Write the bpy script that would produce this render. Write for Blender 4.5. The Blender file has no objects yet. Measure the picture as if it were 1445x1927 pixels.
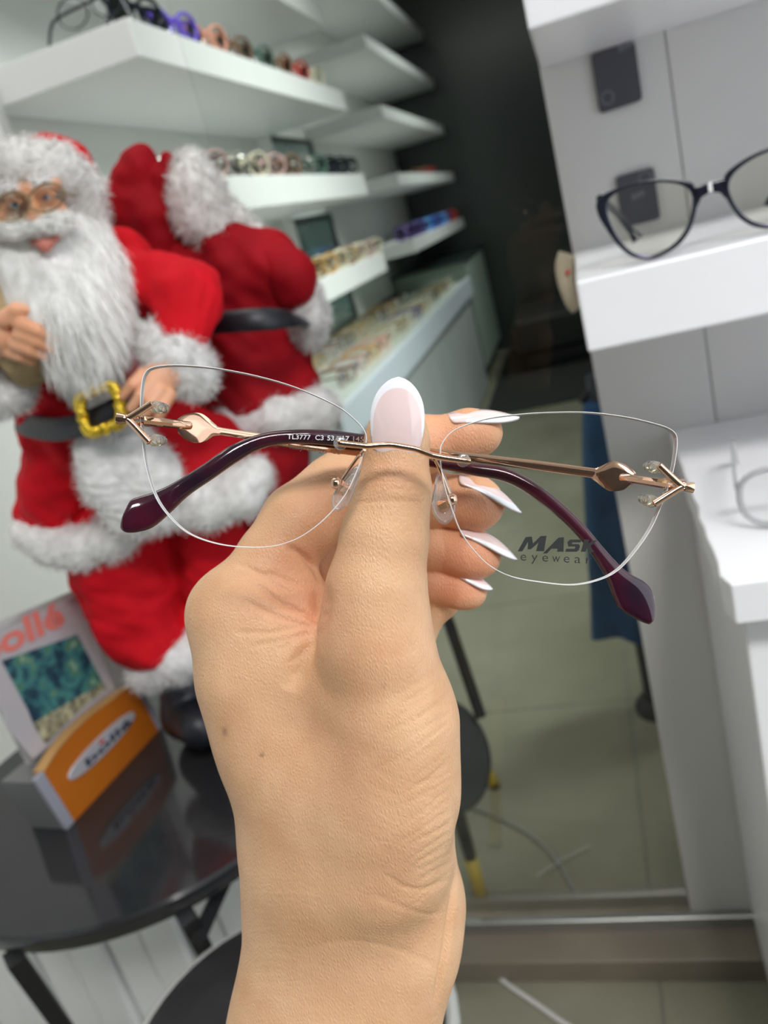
import bpy, math, random
import numpy as np
from mathutils import Matrix, Vector
random.seed(7); RNG = np.random.default_rng(7)

# ------------------------------------------------------------------ camera
F_PX, CX, CY = 1565.0, 722.5, 963.5
AX = np.array([.9454, -.1648, -.2810]); AY = np.array([.2042, -.3720, .9055])
AY = AY/np.linalg.norm(AY); AX = AX-AY*(AX@AY); AX = AX/np.linalg.norm(AX); AZ = np.cross(AY, AX)
if AZ[1] > 0: AZ = -AZ
CAMH = 0.95                                   # camera height over the floor
W3 = np.array([AX, AY, AZ])                   # camera coords (right, down, forward) -> world
ORG = np.array([0, 0, CAMH])
scene = bpy.context.scene
cd = bpy.data.cameras.new('camera'); cam = bpy.data.objects.new('camera', cd); scene.collection.objects.link(cam)
cd.sensor_fit = 'VERTICAL'; cd.sensor_height = 36; cd.lens = F_PX/1927*36
cd.clip_start = 0.02; cd.clip_end = 60
M = Matrix.Identity(4)
for i in range(3):
    M[i][0] = W3[i][0]; M[i][1] = -W3[i][1]; M[i][2] = -W3[i][2]; M[i][3] = ORG[i]
cam.matrix_world = M
cd.dof.use_dof = True; cd.dof.focus_distance = 0.207; cd.dof.aperture_fstop = 15.0
scene.camera = cam

# ------------------------------------------------------------------ world, lamps, exposure
world = bpy.data.worlds.new('world'); scene.world = world; world.use_nodes = True
world.node_tree.nodes['Background'].inputs[0].default_value = (.86, .93, 1.0, 1)
world.node_tree.nodes['Background'].inputs[1].default_value = 1.5
scene.view_settings.view_transform = 'Standard'; scene.view_settings.look = 'None'
scene.view_settings.exposure = 0.38; scene.view_settings.gamma = 1.0
scene.view_settings.use_curve_mapping = False
scene.cycles.use_denoising = True
scene.cycles.max_bounces = 10; scene.cycles.transparent_max_bounces = 24
scene.cycles.transmission_bounces = 8; scene.cycles.caustics_reflective = False; scene.cycles.caustics_refractive = False

def area_light(name, loc, target, sx, sy, power, col=(1, 1, 1), spread=180):
    ld = bpy.data.lights.new(name, 'AREA'); ld.shape = 'RECTANGLE'; ld.size = sx; ld.size_y = sy
    ld.energy = power; ld.color = col; ld.spread = math.radians(spread)
    o = bpy.data.objects.new(name, ld); scene.collection.objects.link(o); o.location = loc
    o.rotation_euler = (Vector(target)-Vector(loc)).to_track_quat('-Z', 'Y').to_euler()
    return o
area_light('unseen_ceiling_light', (-.45, .85, 2.48), (-.45, .8, 0), 1.2, .5, 8, (1, .985, .95))
area_light('unseen_ceiling_light', (.75, -.9, 2.46), (.45, .6, .75), 1.0, .5, 13, (1, .98, .97), 85)  # unseen lamp, added to brighten the fronts of the right display
area_light('unseen_ceiling_light', (.75, 2.1, 2.46), (-.75, 2.2, 1.1), .5, 1.6, 17, (.93, 1, .965), 72)  # unseen lamp, added and narrowed to light the left shelf fronts
area_light('unseen_ceiling_light', (.4, 4.1, 2.46), (-.8, 4.1, 1.0), .5, 1.0, 9, (.92, 1, .95), 85)

# ------------------------------------------------------------------ geometry helpers
def ray(px, py):
    return W3 @ np.array([px-CX, py-CY, F_PX])
def at_x(px, py, v): r = ray(px, py); return r*v/r[0]+ORG
def at_y(px, py, v): r = ray(px, py); return r*v/r[1]+ORG
def at_z(px, py, v): r = ray(px, py); return r*(v-CAMH)/r[2]+ORG
def at_d(px, py, d): return W3 @ (np.array([(px-CX)/F_PX, (py-CY)/F_PX, 1.0])*d)+ORG
def at_plane(px, py, p0, n):
    r = ray(px, py); n = np.array(n, float); return r*(((np.array(p0)-ORG)@n)/(r@n))+ORG
def cc(px, py, d): return np.array([(px-CX)/F_PX*d, (py-CY)/F_PX*d, d])   # camera coords
def cam2world(v): return np.asarray(v) @ W3.T + ORG

COL = scene.collection
def finish(name, verts, faces, mats, parent=None, origin=None, smooth=False, midx=None):
    """verts in world coordinates (or, with parent, also world); origin is taken off."""
    verts = np.asarray(verts, float)
    if origin is None:
        origin = np.zeros(3) if parent is None else np.array(parent['o'])
    me = bpy.data.meshes.new(name)
    me.from_pydata((verts-origin).tolist(), [], faces if isinstance(faces, list) else faces.tolist())
    if not isinstance(mats, (list, tuple)): mats = [mats]
    for m in mats: me.materials.append(m)
    if midx is not None: me.polygons.foreach_set('material_index', np.asarray(midx, 'i'))
    me.polygons.foreach_set('use_smooth', [smooth]*len(me.polygons))
    me.validate(); me.update()
    ob = bpy.data.objects.new(name, me); COL.objects.link(ob)
    if parent is not None:
        if parent.get('o') is not None and parent.type == 'EMPTY': ob.parent = parent
        else: ob.parent = parent
    else: ob.location = origin
    ob['o'] = [float(a) for a in origin]
    return ob
def tag(o, label=None, cat=None, group=None, kind=None):
    if label: o['label'] = label
    if cat: o['category'] = cat
    if group: o['group'] = group
    if kind: o['kind'] = kind
    return o
def empty(name, loc, label=None, cat=None, group=None, kind=None):
    o = bpy.data.objects.new(name, None); COL.objects.link(o); o.location = [float(a) for a in loc]
    o['o'] = [float(a) for a in loc]; o.empty_display_size = .02
    return tag(o, label, cat, group, kind)

class MB:
    def __init__(s): s.v = []; s.f = []; s.m = []
    def add(s, v, f, m=0):
        b = len(s.v); s.v += [tuple(map(float, p)) for p in v]; s.f += [tuple(i+b for i in q) for q in f]; s.m += [m]*len(f)
    def hexa(s, a, m=0):   # 8 points: bottom loop 4, top loop 4
        s.add(a, [(3, 2, 1, 0), (4, 5, 6, 7), (0, 1, 5, 4), (1, 2, 6, 5), (2, 3, 7, 6), (3, 0, 4, 7)], m)
    def box(s, x0, x1, y0, y1, z0, z1, m=0):
        s.hexa([(x0, y0, z0), (x1, y0, z0), (x1, y1, z0), (x0, y1, z0), (x0, y0, z1), (x1, y0, z1), (x1, y1, z1), (x0, y1, z1)], m)
    def tube(s, pts, rad, n=10, closed=False, flat=None, up=None, caps=True, m=0):
        """tube along pts; rad scalar or list; flat = (a, b) scale of the section along side / up axes"""
        P = np.asarray(pts, float); N = len(P)
        R = np.full(N, rad) if np.isscalar(rad) else np.asarray(rad, float)
        T = np.zeros_like(P)
        for i in range(N):
            a = P[(i-1) % N] if (closed or i > 0) else P[i]; b = P[(i+1) % N] if (closed or i < N-1) else P[i]
            T[i] = (b-a)/(np.linalg.norm(b-a)+1e-12)
        u = np.array(up, float) if up is not None else (np.array([0, 0, 1.]) if abs(T[0][2]) < .9 else np.array([1., 0, 0]))
        V = []
        fa, fb = flat if flat else (1, 1)
        for i in range(N):
            sdir = np.cross(T[i], u); sdir /= np.linalg.norm(sdir)+1e-12
            u2 = np.cross(sdir, T[i]); 
            if up is None: u = u2
            A = np.arange(n)/n*2*math.pi
            fai = fa[i] if hasattr(fa, '__len__') else fa; fbi = fb[i] if hasattr(fb, '__len__') else fb
            for a in A: V.append(P[i]+R[i]*(math.cos(a)*fai*sdir+math.sin(a)*fbi*u2))
        Fc = []
        for i in range(N if closed else N-1):
            j = (i+1) % N
            for k in range(n):
                Fc.append((i*n+k, i*n+(k+1) % n, j*n+(k+1) % n, j*n+k))
        if not closed and caps:
            Fc.append(tuple(range(n))[::-1]); Fc.append(tuple((N-1)*n+k for k in range(n)))
        s.add(V, Fc, m)
    def prism(s, loop, off, m=0, mside=None):
        """closed outline (3D points) extruded by vector off"""
        n = len(loop); off = np.asarray(off, float); A = [np.asarray(p, float) for p in loop]; B = [p+off for p in A]
        b = len(s.v); s.v += [tuple(p) for p in A+B]
        s.f += [tuple(range(b+n-1, b-1, -1)), tuple(range(b+n, b+2*n))]; s.m += [m, m]
        for i in range(n): s.f.append((b+i, b+(i+1) % n, b+n+(i+1) % n, b+n+i)); s.m.append(m if mside is None else mside)
    def lathe(s, c, prof, n=32, m=0):
        V = []; c = np.asarray(c, float)
        for r, z in prof:
            for k in range(n):
                a = k/n*2*math.pi; V.append(c+np.array([r*math.cos(a), r*math.sin(a), z]))
        Fc = []
        for i in range(len(prof)-1):
            for k in range(n): Fc.append((i*n+k, i*n+(k+1) % n, (i+1)*n+(k+1) % n, (i+1)*n+k))
        Fc.append(tuple(range(n))[::-1]); Fc.append(tuple((len(prof)-1)*n+k for k in range(n)))
        s.add(V, Fc, m)
    def build(s, name, mat, parent=None, origin=None, smooth=False, bevel=0, seg=2):
        mats = mat if isinstance(mat, (list, tuple)) else [mat]
        o = finish(name, s.v, s.f, mats, parent, origin, smooth, s.m if len(mats) > 1 else None)
        if bevel:
            b = o.modifiers.new('bevel', 'BEVEL'); b.width = bevel; b.segments = seg; b.limit_method = 'ANGLE'; b.angle_limit = .6
        if smooth:
            import bmesh
            bm = bmesh.new(); bm.from_mesh(o.data); bmesh.ops.recalc_face_normals(bm, faces=bm.faces); bm.to_mesh(o.data); bm.free()
            o.data.polygons.foreach_set('use_smooth', [True]*len(o.data.polygons))
            try: o.data.set_sharp_from_angle(angle=.75)
            except Exception: pass
        return o
def box(name, mat, x0, x1, y0, y1, z0, z1, parent=None, bevel=0, **k):
    m = MB(); m.box(x0, x1, y0, y1, z0, z1)
    o = m.build(name, mat, parent, origin=None if parent is not None else np.array([(x0+x1)/2, (y0+y1)/2, z0]), bevel=bevel)
    return tag(o, **k) if k else o
def spline(P, n=8, closed=False):
    P = [np.asarray(p, float) for p in P]; out = []; N = len(P)
    for i in range(N if closed else N-1):
        if closed: a, b, c, d = P[i-1], P[i], P[(i+1) % N], P[(i+2) % N]
        else: a, b, c, d = P[max(i-1, 0)], P[i], P[i+1], P[min(i+2, N-1)]
        for k in range(n):
            t = k/n; out.append(.5*((2*b)+(-a+c)*t+(2*a-5*b+4*c-d)*t*t+(-a+3*b-3*c+d)*t**3))
    if not closed: out.append(P[-1])
    return out

# ---- implicit surfaces: smooth unions of tapered capsules, meshed by surface nets (camera frame)
def cap(a, b, ra, rb, k=.004, s=None, neg=False):
    return dict(a=np.asarray(a, float), b=np.asarray(b, float), ra=ra, rb=rb, k=k, s=s, neg=neg)
def sdf_field(prims, lo, hi, h, F=None):
    dims = np.ceil((np.array(hi)-np.array(lo))/h).astype(int)+1
    if F is None: F = np.full(dims, .02*max(1, h/.0007), np.float32)
    big = F.max()
    for p in prims:
        s = np.array(p['s'] if p['s'] is not None else (1, 1, 1.)); rm = max(p['ra'], p['rb']); pad = rm*s+p['k']*1.2+2*h
        l = np.minimum(p['a'], p['b'])-pad; u = np.maximum(p['a'], p['b'])+pad
        i0 = np.clip(np.floor((l-lo)/h).astype(int), 0, dims); i1 = np.clip(np.ceil((u-lo)/h).astype(int)+1, 0, dims)
        if np.any(i1-i0 < 2): continue
        ax = [(lo[j]+h*np.arange(i0[j], i1[j])).astype(np.float32) for j in range(3)]
        X = ax[0][:, None, None]; Y = ax[1][None, :, None]; Z = ax[2][None, None, :]
        a = p['a']; ab = (p['b']-a)/s
        dx, dy, dz = (X-a[0])/s[0], (Y-a[1])/s[1], (Z-a[2])/s[2]
        L = float(ab@ab)
        t = np.clip((dx*ab[0]+dy*ab[1]+dz*ab[2])/L, 0, 1) if L > 1e-12 else 0.0
        d = np.sqrt((dx-t*ab[0])**2+(dy-t*ab[1])**2+(dz-t*ab[2])**2)-(p['ra']+(p['rb']-p['ra'])*t)
        d = (d*float(s.min()**.5)).astype(np.float32)
        S = F[i0[0]:i1[0], i0[1]:i1[1], i0[2]:i1[2]]; k = p['k']
        if p['neg']:
            hh = np.maximum(k-np.abs(S+d), 0)/k; S[...] = np.maximum(S, -d)+hh*hh*k*.25
        else:
            hh = np.maximum(k-np.abs(S-d), 0)/k; S[...] = np.minimum(S, d)-hh*hh*k*.25
    return F
def smin_f(A, B, k):
    hh = np.maximum(k-np.abs(A-B), 0)/k; return np.minimum(A, B)-hh*hh*k*.25
def surface_nets(F, lo, h):
    S = F < 0
    c = [S[i:S.shape[0]-1+i, j:S.shape[1]-1+j, k:S.shape[2]-1+k] for i in (0, 1) for j in (0, 1) for k in (0, 1)]
    cnt = sum(x.astype(np.int8) for x in c); act = (cnt > 0) & (cnt < 8)
    idx = np.argwhere(act); ids = -np.ones(act.shape, np.int32); ids[act] = np.arange(len(idx))
    off = np.array([(i, j, k) for i in (0, 1) for j in (0, 1) for k in (0, 1)])
    V = np.stack([F[idx[:, 0]+o[0], idx[:, 1]+o[1], idx[:, 2]+o[2]] for o in off], 1)
    acc = np.zeros((len(idx), 3)); n = np.zeros(len(idx))
    for a in range(8):
        for b in range(a+1, 8):
            if abs(off[a]-off[b]).sum() != 1: continue
            m = (V[:, a] < 0) != (V[:, b] < 0)
            t = np.where(m, V[:, a]/(V[:, a]-V[:, b]+1e-20), 0)
            acc += m[:, None]*(off[a]+(off[b]-off[a])*t[:, None]); n += m
    P = lo+h*(idx+acc/n[:, None])
    Q = []
    for ax in range(3):
        sl0 = [slice(None)]*3; sl1 = [slice(None)]*3; sl0[ax] = slice(0, -1); sl1[ax] = slice(1, None)
        A = S[tuple(sl0)]; B = S[tuple(sl1)]; e = np.argwhere(A != B)
        u, v = [(1, 2), (2, 0), (0, 1)][ax]
        ok = (e[:, u] > 0) & (e[:, v] > 0) & (e[:, u] < S.shape[u]-1) & (e[:, v] < S.shape[v]-1); e = e[ok]
        ins = A[e[:, 0], e[:, 1], e[:, 2]]
        def g(du, dv):
            q = e.copy(); q[:, u] += du; q[:, v] += dv; return ids[q[:, 0], q[:, 1], q[:, 2]]
        q = np.stack([g(-1, -1), g(0, -1), g(0, 0), g(-1, 0)], 1); q[~ins] = q[~ins][:, ::-1]
        Q.append(q)
    return P, np.concatenate(Q)
def vnormals(P, Q):
    n = np.cross(P[Q[:, 2]]-P[Q[:, 0]], P[Q[:, 3]]-P[Q[:, 1]]); N = np.zeros_like(P)
    for i in range(4): np.add.at(N, Q[:, i], n)
    return N/(np.linalg.norm(N, axis=1, keepdims=True)+1e-20)
def relax(P, Q, it=2, w=.5):
    n = np.zeros(len(P)); 
    for i in range(4): np.add.at(n, Q[:, i], 2)
    for _ in range(it):
        A = np.zeros_like(P)
        for i in range(4): np.add.at(A, Q[:, i], P[Q[:, (i+1) % 4]]+P[Q[:, (i+3) % 4]])
        P = P*(1-w)+w*A/np.maximum(n, 1)[:, None]
    return P
def bounds(prims, pad=.01):
    lo = np.min([np.minimum(p['a'], p['b'])-max(p['ra'], p['rb'])*np.array(p['s'] if p['s'] else (1, 1, 1)) for p in prims], 0)-pad
    hi = np.max([np.maximum(p['a'], p['b'])+max(p['ra'], p['rb'])*np.array(p['s'] if p['s'] else (1, 1, 1)) for p in prims], 0)+pad
    return lo, hi
def wobble(P, scale, amp, seed=0, st=0):
    if st: P = P*np.array([1, .28, 1])
    r = np.random.default_rng(seed); d = np.zeros(len(P))
    for o in range(7):
        w = r.normal(size=3)*scale*(1+.6*o); d += np.sin(P@w+r.uniform(0, 6.28))/(1+.5*o)
    return amp*d*.5
def blob(name, prims, h, mat, parent, rough=None, it=2):
    pad = max([p['k'] for p in prims]+[0])+3*h
    lo, hi = bounds(prims, pad); F = sdf_field(prims, lo, hi, h); P, Q = surface_nets(F, lo, h); P = relax(P, Q, it)
    if rough:
        N = vnormals(P, Q)
        for i, rg in enumerate(rough): P = P+N*wobble(P, rg[0], rg[1], i+len(name), rg[2] if len(rg) > 2 else 0)[:, None]
    return finish(name, cam2world(P), Q, mat, parent, smooth=True)

# ------------------------------------------------------------------ materials
def mat(name, col=(.8, .8, .8), rough=.5, metal=0, **k):
    m = bpy.data.materials.new(name); m.use_nodes = True; b = m.node_tree.nodes['Principled BSDF']
    b.inputs['Base Color'].default_value = (*col, 1); b.inputs['Roughness'].default_value = rough; b.inputs['Metallic'].default_value = metal
    for kk, v in k.items():
        if kk in b.inputs: b.inputs[kk].default_value = v
    return m
def node(m, t, **k):
    n = m.node_tree.nodes.new(t)
    for a, v in k.items(): setattr(n, a, v)
    return n
def noisy(m, c1, c2, scale=5, detail=4, bump=0, bscale=None, dist=.01, stretch=None, lo=.35, hi=.65, coord='Object'):
    nt = m.node_tree; b = nt.nodes['Principled BSDF']; tc = node(m, 'ShaderNodeTexCoord'); src = tc.outputs[coord]
    if stretch:
        mp = node(m, 'ShaderNodeMapping'); mp.inputs['Scale'].default_value = stretch; nt.links.new(src, mp.inputs[0]); src = mp.outputs[0]
    nz = node(m, 'ShaderNodeTexNoise'); nz.inputs['Scale'].default_value = scale; nz.inputs['Detail'].default_value = detail
    nt.links.new(src, nz.inputs['Vector'])
    cr = node(m, 'ShaderNodeValToRGB'); cr.color_ramp.elements[0].position = lo; cr.color_ramp.elements[1].position = hi
    cr.color_ramp.elements[0].color = (*c1, 1); cr.color_ramp.elements[1].color = (*c2, 1)
    nt.links.new(nz.outputs['Fac'], cr.inputs[0]); nt.links.new(cr.outputs[0], b.inputs['Base Color'])
    if bump:
        n2 = node(m, 'ShaderNodeTexNoise'); n2.inputs['Scale'].default_value = bscale or scale*4; n2.inputs['Detail'].default_value = 6
        nt.links.new(src, n2.inputs['Vector'])
        bp = node(m, 'ShaderNodeBump'); bp.inputs['Strength'].default_value = bump; bp.inputs['Distance'].default_value = dist
        nt.links.new(n2.outputs['Fac'], bp.inputs['Height']); nt.links.new(bp.outputs[0], b.inputs['Normal'])
    return m
def thin_glass(name, tint=(1, 1, 1), refl=1.0, rough=0.0, haze=0.0, ior=1.5):
    m = bpy.data.materials.new(name); m.use_nodes = True; nt = m.node_tree; nt.nodes.clear()
    out = nt.nodes.new('ShaderNodeOutputMaterial'); tr = nt.nodes.new('ShaderNodeBsdfTransparent'); tr.inputs[0].default_value = (*tint, 1)
    gl = nt.nodes.new('ShaderNodeBsdfGlossy'); gl.inputs['Roughness'].default_value = rough
    fr = nt.nodes.new('ShaderNodeFresnel'); fr.inputs[0].default_value = ior
    mu = nt.nodes.new('ShaderNodeMath'); mu.operation = 'MULTIPLY'; mu.inputs[1].default_value = refl
    mx = nt.nodes.new('ShaderNodeMixShader')
    nt.links.new(fr.outputs[0], mu.inputs[0]); nt.links.new(mu.outputs[0], mx.inputs[0])
    nt.links.new(tr.outputs[0], mx.inputs[1]); nt.links.new(gl.outputs[0], mx.inputs[2]); last = mx
    if haze:
        df = nt.nodes.new('ShaderNodeBsdfDiffuse'); df.inputs[0].default_value = (.9, .9, .9, 1)
        m2 = nt.nodes.new('ShaderNodeMixShader'); m2.inputs[0].default_value = haze
        nt.links.new(mx.outputs[0], m2.inputs[1]); nt.links.new(df.outputs[0], m2.inputs[2]); last = m2
    nt.links.new(last.outputs[0], out.inputs[0])
    return m
M_WHITE = noisy(mat('white_lacquer', (.86, .87, .86), .32), (.86, .87, .855), (.89, .90, .885), 3)
M_PANEL = noisy(mat('pale_grey_panel', (.68, .67, .655), .45), (.67, .66, .645), (.71, .70, .685), 2)
M_WALL = noisy(mat('wall_paint', (.82, .84, .81), .7), (.81, .83, .80), (.85, .87, .84), 2, bump=.1)
M_DARKGLASS = mat('dark_mirror_glass', (.034, .046, .043), .22, 0, **{'IOR': 1.6})
M_BLACK = mat('black_metal', (.010, .010, .012), .6)
M_TABLE = noisy(mat('black_lacquer', (.016, .016, .018), .10), (.02, .02, .022), (.03, .03, .032), 8)
M_ROSE = noisy(mat('rose_gold', (.86, .50, .33), .07, 1.0), (.84, .52, .36), (.88, .58, .42), 60)
M_PLUM = mat('plum_acetate', (.030, .004, .012), .10, 0, **{'Coat Weight': .3, 'Coat Roughness': .04})
noisy(M_PLUM, (.070, .004, .016), (.016, .005, .014), 45, 2)
M_LENS = thin_glass('lens_glass', (.985, .985, .98), .35)
M_EDGE = thin_glass('lens_edge', (.95, .94, .94), 1.0, .12, .75)
M_SIL = thin_glass('clear_silicone', (.97, .96, .93), 1.4, .06, .16)
M_SILY = thin_glass('yellowed_silicone', (.93, .90, .72), 1.4, .06, .18)
M_INK = mat('black_ink', (.006, .007, .006), .5)
M_WHITEINK = mat('white_ink', (.85, .85, .88), .5)
M_PALEINK = mat('faded_ink', (.35, .27, .24), .5)

def text_mesh(txt, size=1.0, shear=0.0, offset=0.0, spacing=1.0):
    cu = bpy.data.curves.new('t', 'FONT'); cu.body = txt; cu.size = size; cu.shear = shear; cu.offset = offset; cu.space_character = spacing; cu.resolution_u = 3
    o = bpy.data.objects.new('t', cu); COL.objects.link(o); bpy.context.view_layer.update()
    me = o.evaluated_get(bpy.context.evaluated_depsgraph_get()).to_mesh()
    V = np.array([v.co[:] for v in me.vertices]); Fc = [tuple(p.vertices) for p in me.polygons]
    o.evaluated_get(bpy.context.evaluated_depsgraph_get()).to_mesh_clear()
    bpy.data.objects.remove(o); bpy.data.curves.remove(cu)
    return V, Fc

def R(px, d): return px*d/F_PX

MB.cam = lambda s: (setattr(s, 'v', [tuple(p) for p in cam2world(np.array(s.v))]), s)[1]

# ------------------------------------------------------------------ the setting
M_GROUT = mat('grout', (.17, .165, .14), .8)
M_TILE = noisy(mat('floor_tile', (.42, .41, .34), .22), (.21, .205, .145), (.28, .27, .20), 3.5, 5, bump=.04, bscale=40, dist=.002)
M_STEEL = mat('brushed_steel', (.52, .53, .52), .3, .9)
M_GREEN = mat('dusty_dark_wall', (.11, .14, .125), .35)
M_GREY = noisy(mat('grey_side', (.46, .46, .44), .5), (.44, .44, .42), (.49, .49, .47), 3)
M_CEIL = mat('ceiling_white', (.8, .8, .78), .8)
fl = tag(box('floor', M_GROUT, -1.0, 1.6, -1.4, 5.4, -.06, -.0015), kind='structure')
fl['o'] = [0, 0, 0]; fl.data.transform(Matrix.Translation(fl.location)); fl.location = (0, 0, 0)
T = .46; tile_me = {}
for ix in range(-3, 4):
    for iy in range(-4, 11):
        x0, x1 = max(-1.0, -.063+ix*T+.0015), min(1.6, -.063+(ix+1)*T-.0015); y0, y1 = .48+iy*T+.0015, min(5.4, .48+(iy+1)*T-.0015)
        if x1-x0 < .02 or y1-y0 < .02: continue
        m = MB(); m.box(x0, x1, y0, y1, -.010, 0); m.build('tile', M_TILE, fl, bevel=.001)
tag(box('wall_left', M_WALL, -1.08, -1.0, -1.4, 5.4, 0, 2.5), kind='structure')
tag(box('unseen_wall_front', mat('unseen_wall_dark', (.07, .07, .068), .6), -1.08, 1.6, -1.46, -1.4, 0, 2.5), kind='structure')  # unseen wall added behind the camera so the metals reflect something dark
tag(box('wall_back', M_DARKGLASS, -1.08, 1.7, 5.4, 5.46, 0, 2.5), kind='structure')
tag(box('ceiling', M_CEIL, -1.08, 1.7, -1.46, 5.46, 2.5, 2.56), kind='structure')
tag(box('wall_far_right', M_GREEN, 1.6, 1.7, .87, 5.4, 0, 2.5), kind='structure')
# right hand display wall: tall boards with open joints
gx = at_y(1262, 150, .85)[0]
wr = tag(box('wall_right', M_GREY, -.012, 1.5, .862, .885, 0, 2.45), kind='structure'); wr.data.transform(Matrix.Translation(wr.location)); wr.location = (0, 0, 0); wr['o'] = [0, 0, 0]
m = MB(); m.box(-.012, gx-.0004, .85, .8625, .015, 2.45); m.build('panel', M_PANEL, wr, bevel=.0015)
m = MB(); m.box(gx+.0004, gx+.60, .85, .8625, .015, 2.45); m.build('panel', M_PANEL, wr, bevel=.0015)
m = MB(); m.box(gx+.6024, 1.5, .85, .8625, .015, 2.45); m.build('panel', M_PANEL, wr, bevel=.0015)
# clear pane in place of the mirror beside it, bottom rail, raised threshold under it
M_PANE = thin_glass('mirror_stand_in_glass', (.975, .985, .975), .35)
M_SILL = noisy(mat('threshold_stone', (.20, .17, .13), .35), (.17, .145, .11), (.23, .20, .155), 6)
w1 = empty('mirror_stand_in_1', (-.3, .86, .03)); w1['kind'] = 'structure'
box('pane', M_PANE, -.34, -.014, .862, .8632, .045, 2.45, parent=w1)
box('rail', M_STEEL, -.56, 1.5, .838, .849, .032, .050, parent=w1, bevel=.002)
box('trim_1', M_SILL, -.56, 1.5, .79, .90, 0, .034, bevel=.002, kind='structure')

# ------------------------------------------------------------------ wall shelves on the left
def shelf(y0, y1, ztop, th, label, x0=-1.0, x1=-.67, grp='white box shelves along the left wall', m_=None):
    s_ = empty('wall_shelf', ((x0+x1)/2, y0, ztop-th), label, 'shelf', grp)
    box('board', m_ or M_WHITE, x0+.001, x1, y0, y1, ztop-th, ztop, parent=s_, bevel=.003)
    return s_
Z1, Z2, Z3, Z0, ZT = 1.38, 1.12, .857, 1.635, 1.89
rows = [(Z1, 'second', 'above the dolls'), (Z2, 'third', 'beside the hooded doll'), (Z3, 'fourth', 'just over the counter')]
shelf(1.50, 2.97, Z1, .063, 'nearest big white wall shelf above the dolls with a colourful row of glasses')
shelf(1.50, 2.97, Z2, .07, 'white wall shelf just right of the fur hood, carrying silver and dark glasses')
shelf(1.50, 2.97, Z3, .064, 'white wall shelf with amber glasses just right of the back-turned doll')
shelf(1.50, 2.97, Z0, .063, 'white wall shelf at the very top edge of the photo')
shelf(3.57, 5.33, Z1, .05, 'farther white wall shelf with nothing on it, level with the nearest big shelf')
shelf(3.57, 5.33, Z2, .05, 'farther white wall shelf over the row of blue glasses')
shelf(3.57, 5.33, Z3, .055, 'farther white wall shelf carrying purple, blue and red glasses')
shelf(3.57, 5.33, Z0, .05, 'farther white wall shelf, upper of the two bright-edged ones at the top')
shelf(3.57, 5.33, ZT, .05, 'farther white wall shelf highest in the photo, at its top edge')
for y_, lb in ((1.468, 'white upright board between wall and shelves at the far left'), (2.94, 'white upright board where the near shelves end')):
    box('shelf_upright', M_WHITE, -.999, -.955, y_, y_+.03, .60, 2.2, bevel=.002, label=lb, cat='board')
# tall mirror strips between the two banks
M_MIR = mat('dark_mirror', (.10, .16, .15), .06, 0, **{'IOR': 2.2}); M_MFR = mat('black_mirror_frame', (.015, .03, .028), .3)
for (z0, z1_, lb) in ((1.16, 1.33, 'black-framed mirror on the wall right of the fur hood, uppermost'), (.87, 1.045, 'dark mirror on the wall above the amber glasses'), (.60, .79, 'small dark mirror standing at the back of the counter')):
    t = empty('wall_mirror', (-.99, 3.25, z0), lb, 'mirror', 'dark mirrors between the shelf banks')
    m = MB(); 
    for a in ((2.99, 3.02, z0, z1_), (3.52, 3.55, z0, z1_), (3.02, 3.52, z0, z0+.02), (3.02, 3.52, z1_-.02, z1_)): m.box(-.999, -.975, a[0], a[1], a[2], a[3])
    m.build('frame', M_MFR, t); box('mirror_glass', M_MIR, -.998, -.982, 3.02, 3.52, z0+.02, z1_-.02, parent=t)

# counter
M_CTOP = noisy(mat('counter_top', (.62, .68, .63), .25), (.60, .66, .61), (.66, .72, .67), 3)
M_CFRONT = noisy(mat('counter_front', (.42, .45, .45), .4), (.40, .43, .43), (.46, .49, .49), 2)
ct = empty('display_counter', (-.8, 3.1, 0), 'long grey counter under the shelves with glasses laid on its pale top', 'counter')
box('worktop', M_CTOP, -.999, -.585, 1.75, 4.38, .545, .575, parent=ct, bevel=.003)
box('front_lip', mat('lip', (.62, .68, .74), .3), -.60, -.58, 1.75, 4.38, .500, .590, parent=ct, bevel=.003)
for i in range(4): box('front_panel', M_CFRONT, -.99, -.605, 1.76+i*.655, 1.76+i*.655+.65, .02, .545, parent=ct, bevel=.002)
cb = empty('storage_cabinet', (-.75, 4.9, .1), 'pale green cabinet at the far end of the counter', 'cabinet')
M_CAB = mat('pale_green_cabinet', (.34, .42, .36), .4)
box('body', M_CAB, -.99, -.60, 4.45, 5.34, .10, .66, parent=cb, bevel=.003); box('top', M_MFR, -.995, -.59, 4.44, 5.36, .66, .675, parent=cb)
box('plinth', M_BLACK, -.97, -.64, 4.48, 5.3, 0, .10, parent=cb)
sf = empty('black_sofa', (-.15, 4.6, 0), 'low black upholstered bench in the dark far end of the shop', 'bench')
M_LEA = mat('black_leather', (.012, .013, .012), .5)
for nm, a in (('seat', (-.44, .30, 4.5, 5.2, .10, .30)), ('base', (-.40, .26, 4.56, 5.15, 0.008, .10))): box(nm, M_LEA, *a, parent=sf, bevel=.03)

tag(box('darkening_mat', mat('darkening_black', (.010, .012, .010), .9), -.57, .35, 3.75, 5.36, .0005, .008), 'black mat added to stand in for the darkness of the far floor', 'mat')  # mat added only to blacken the far floor
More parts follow.
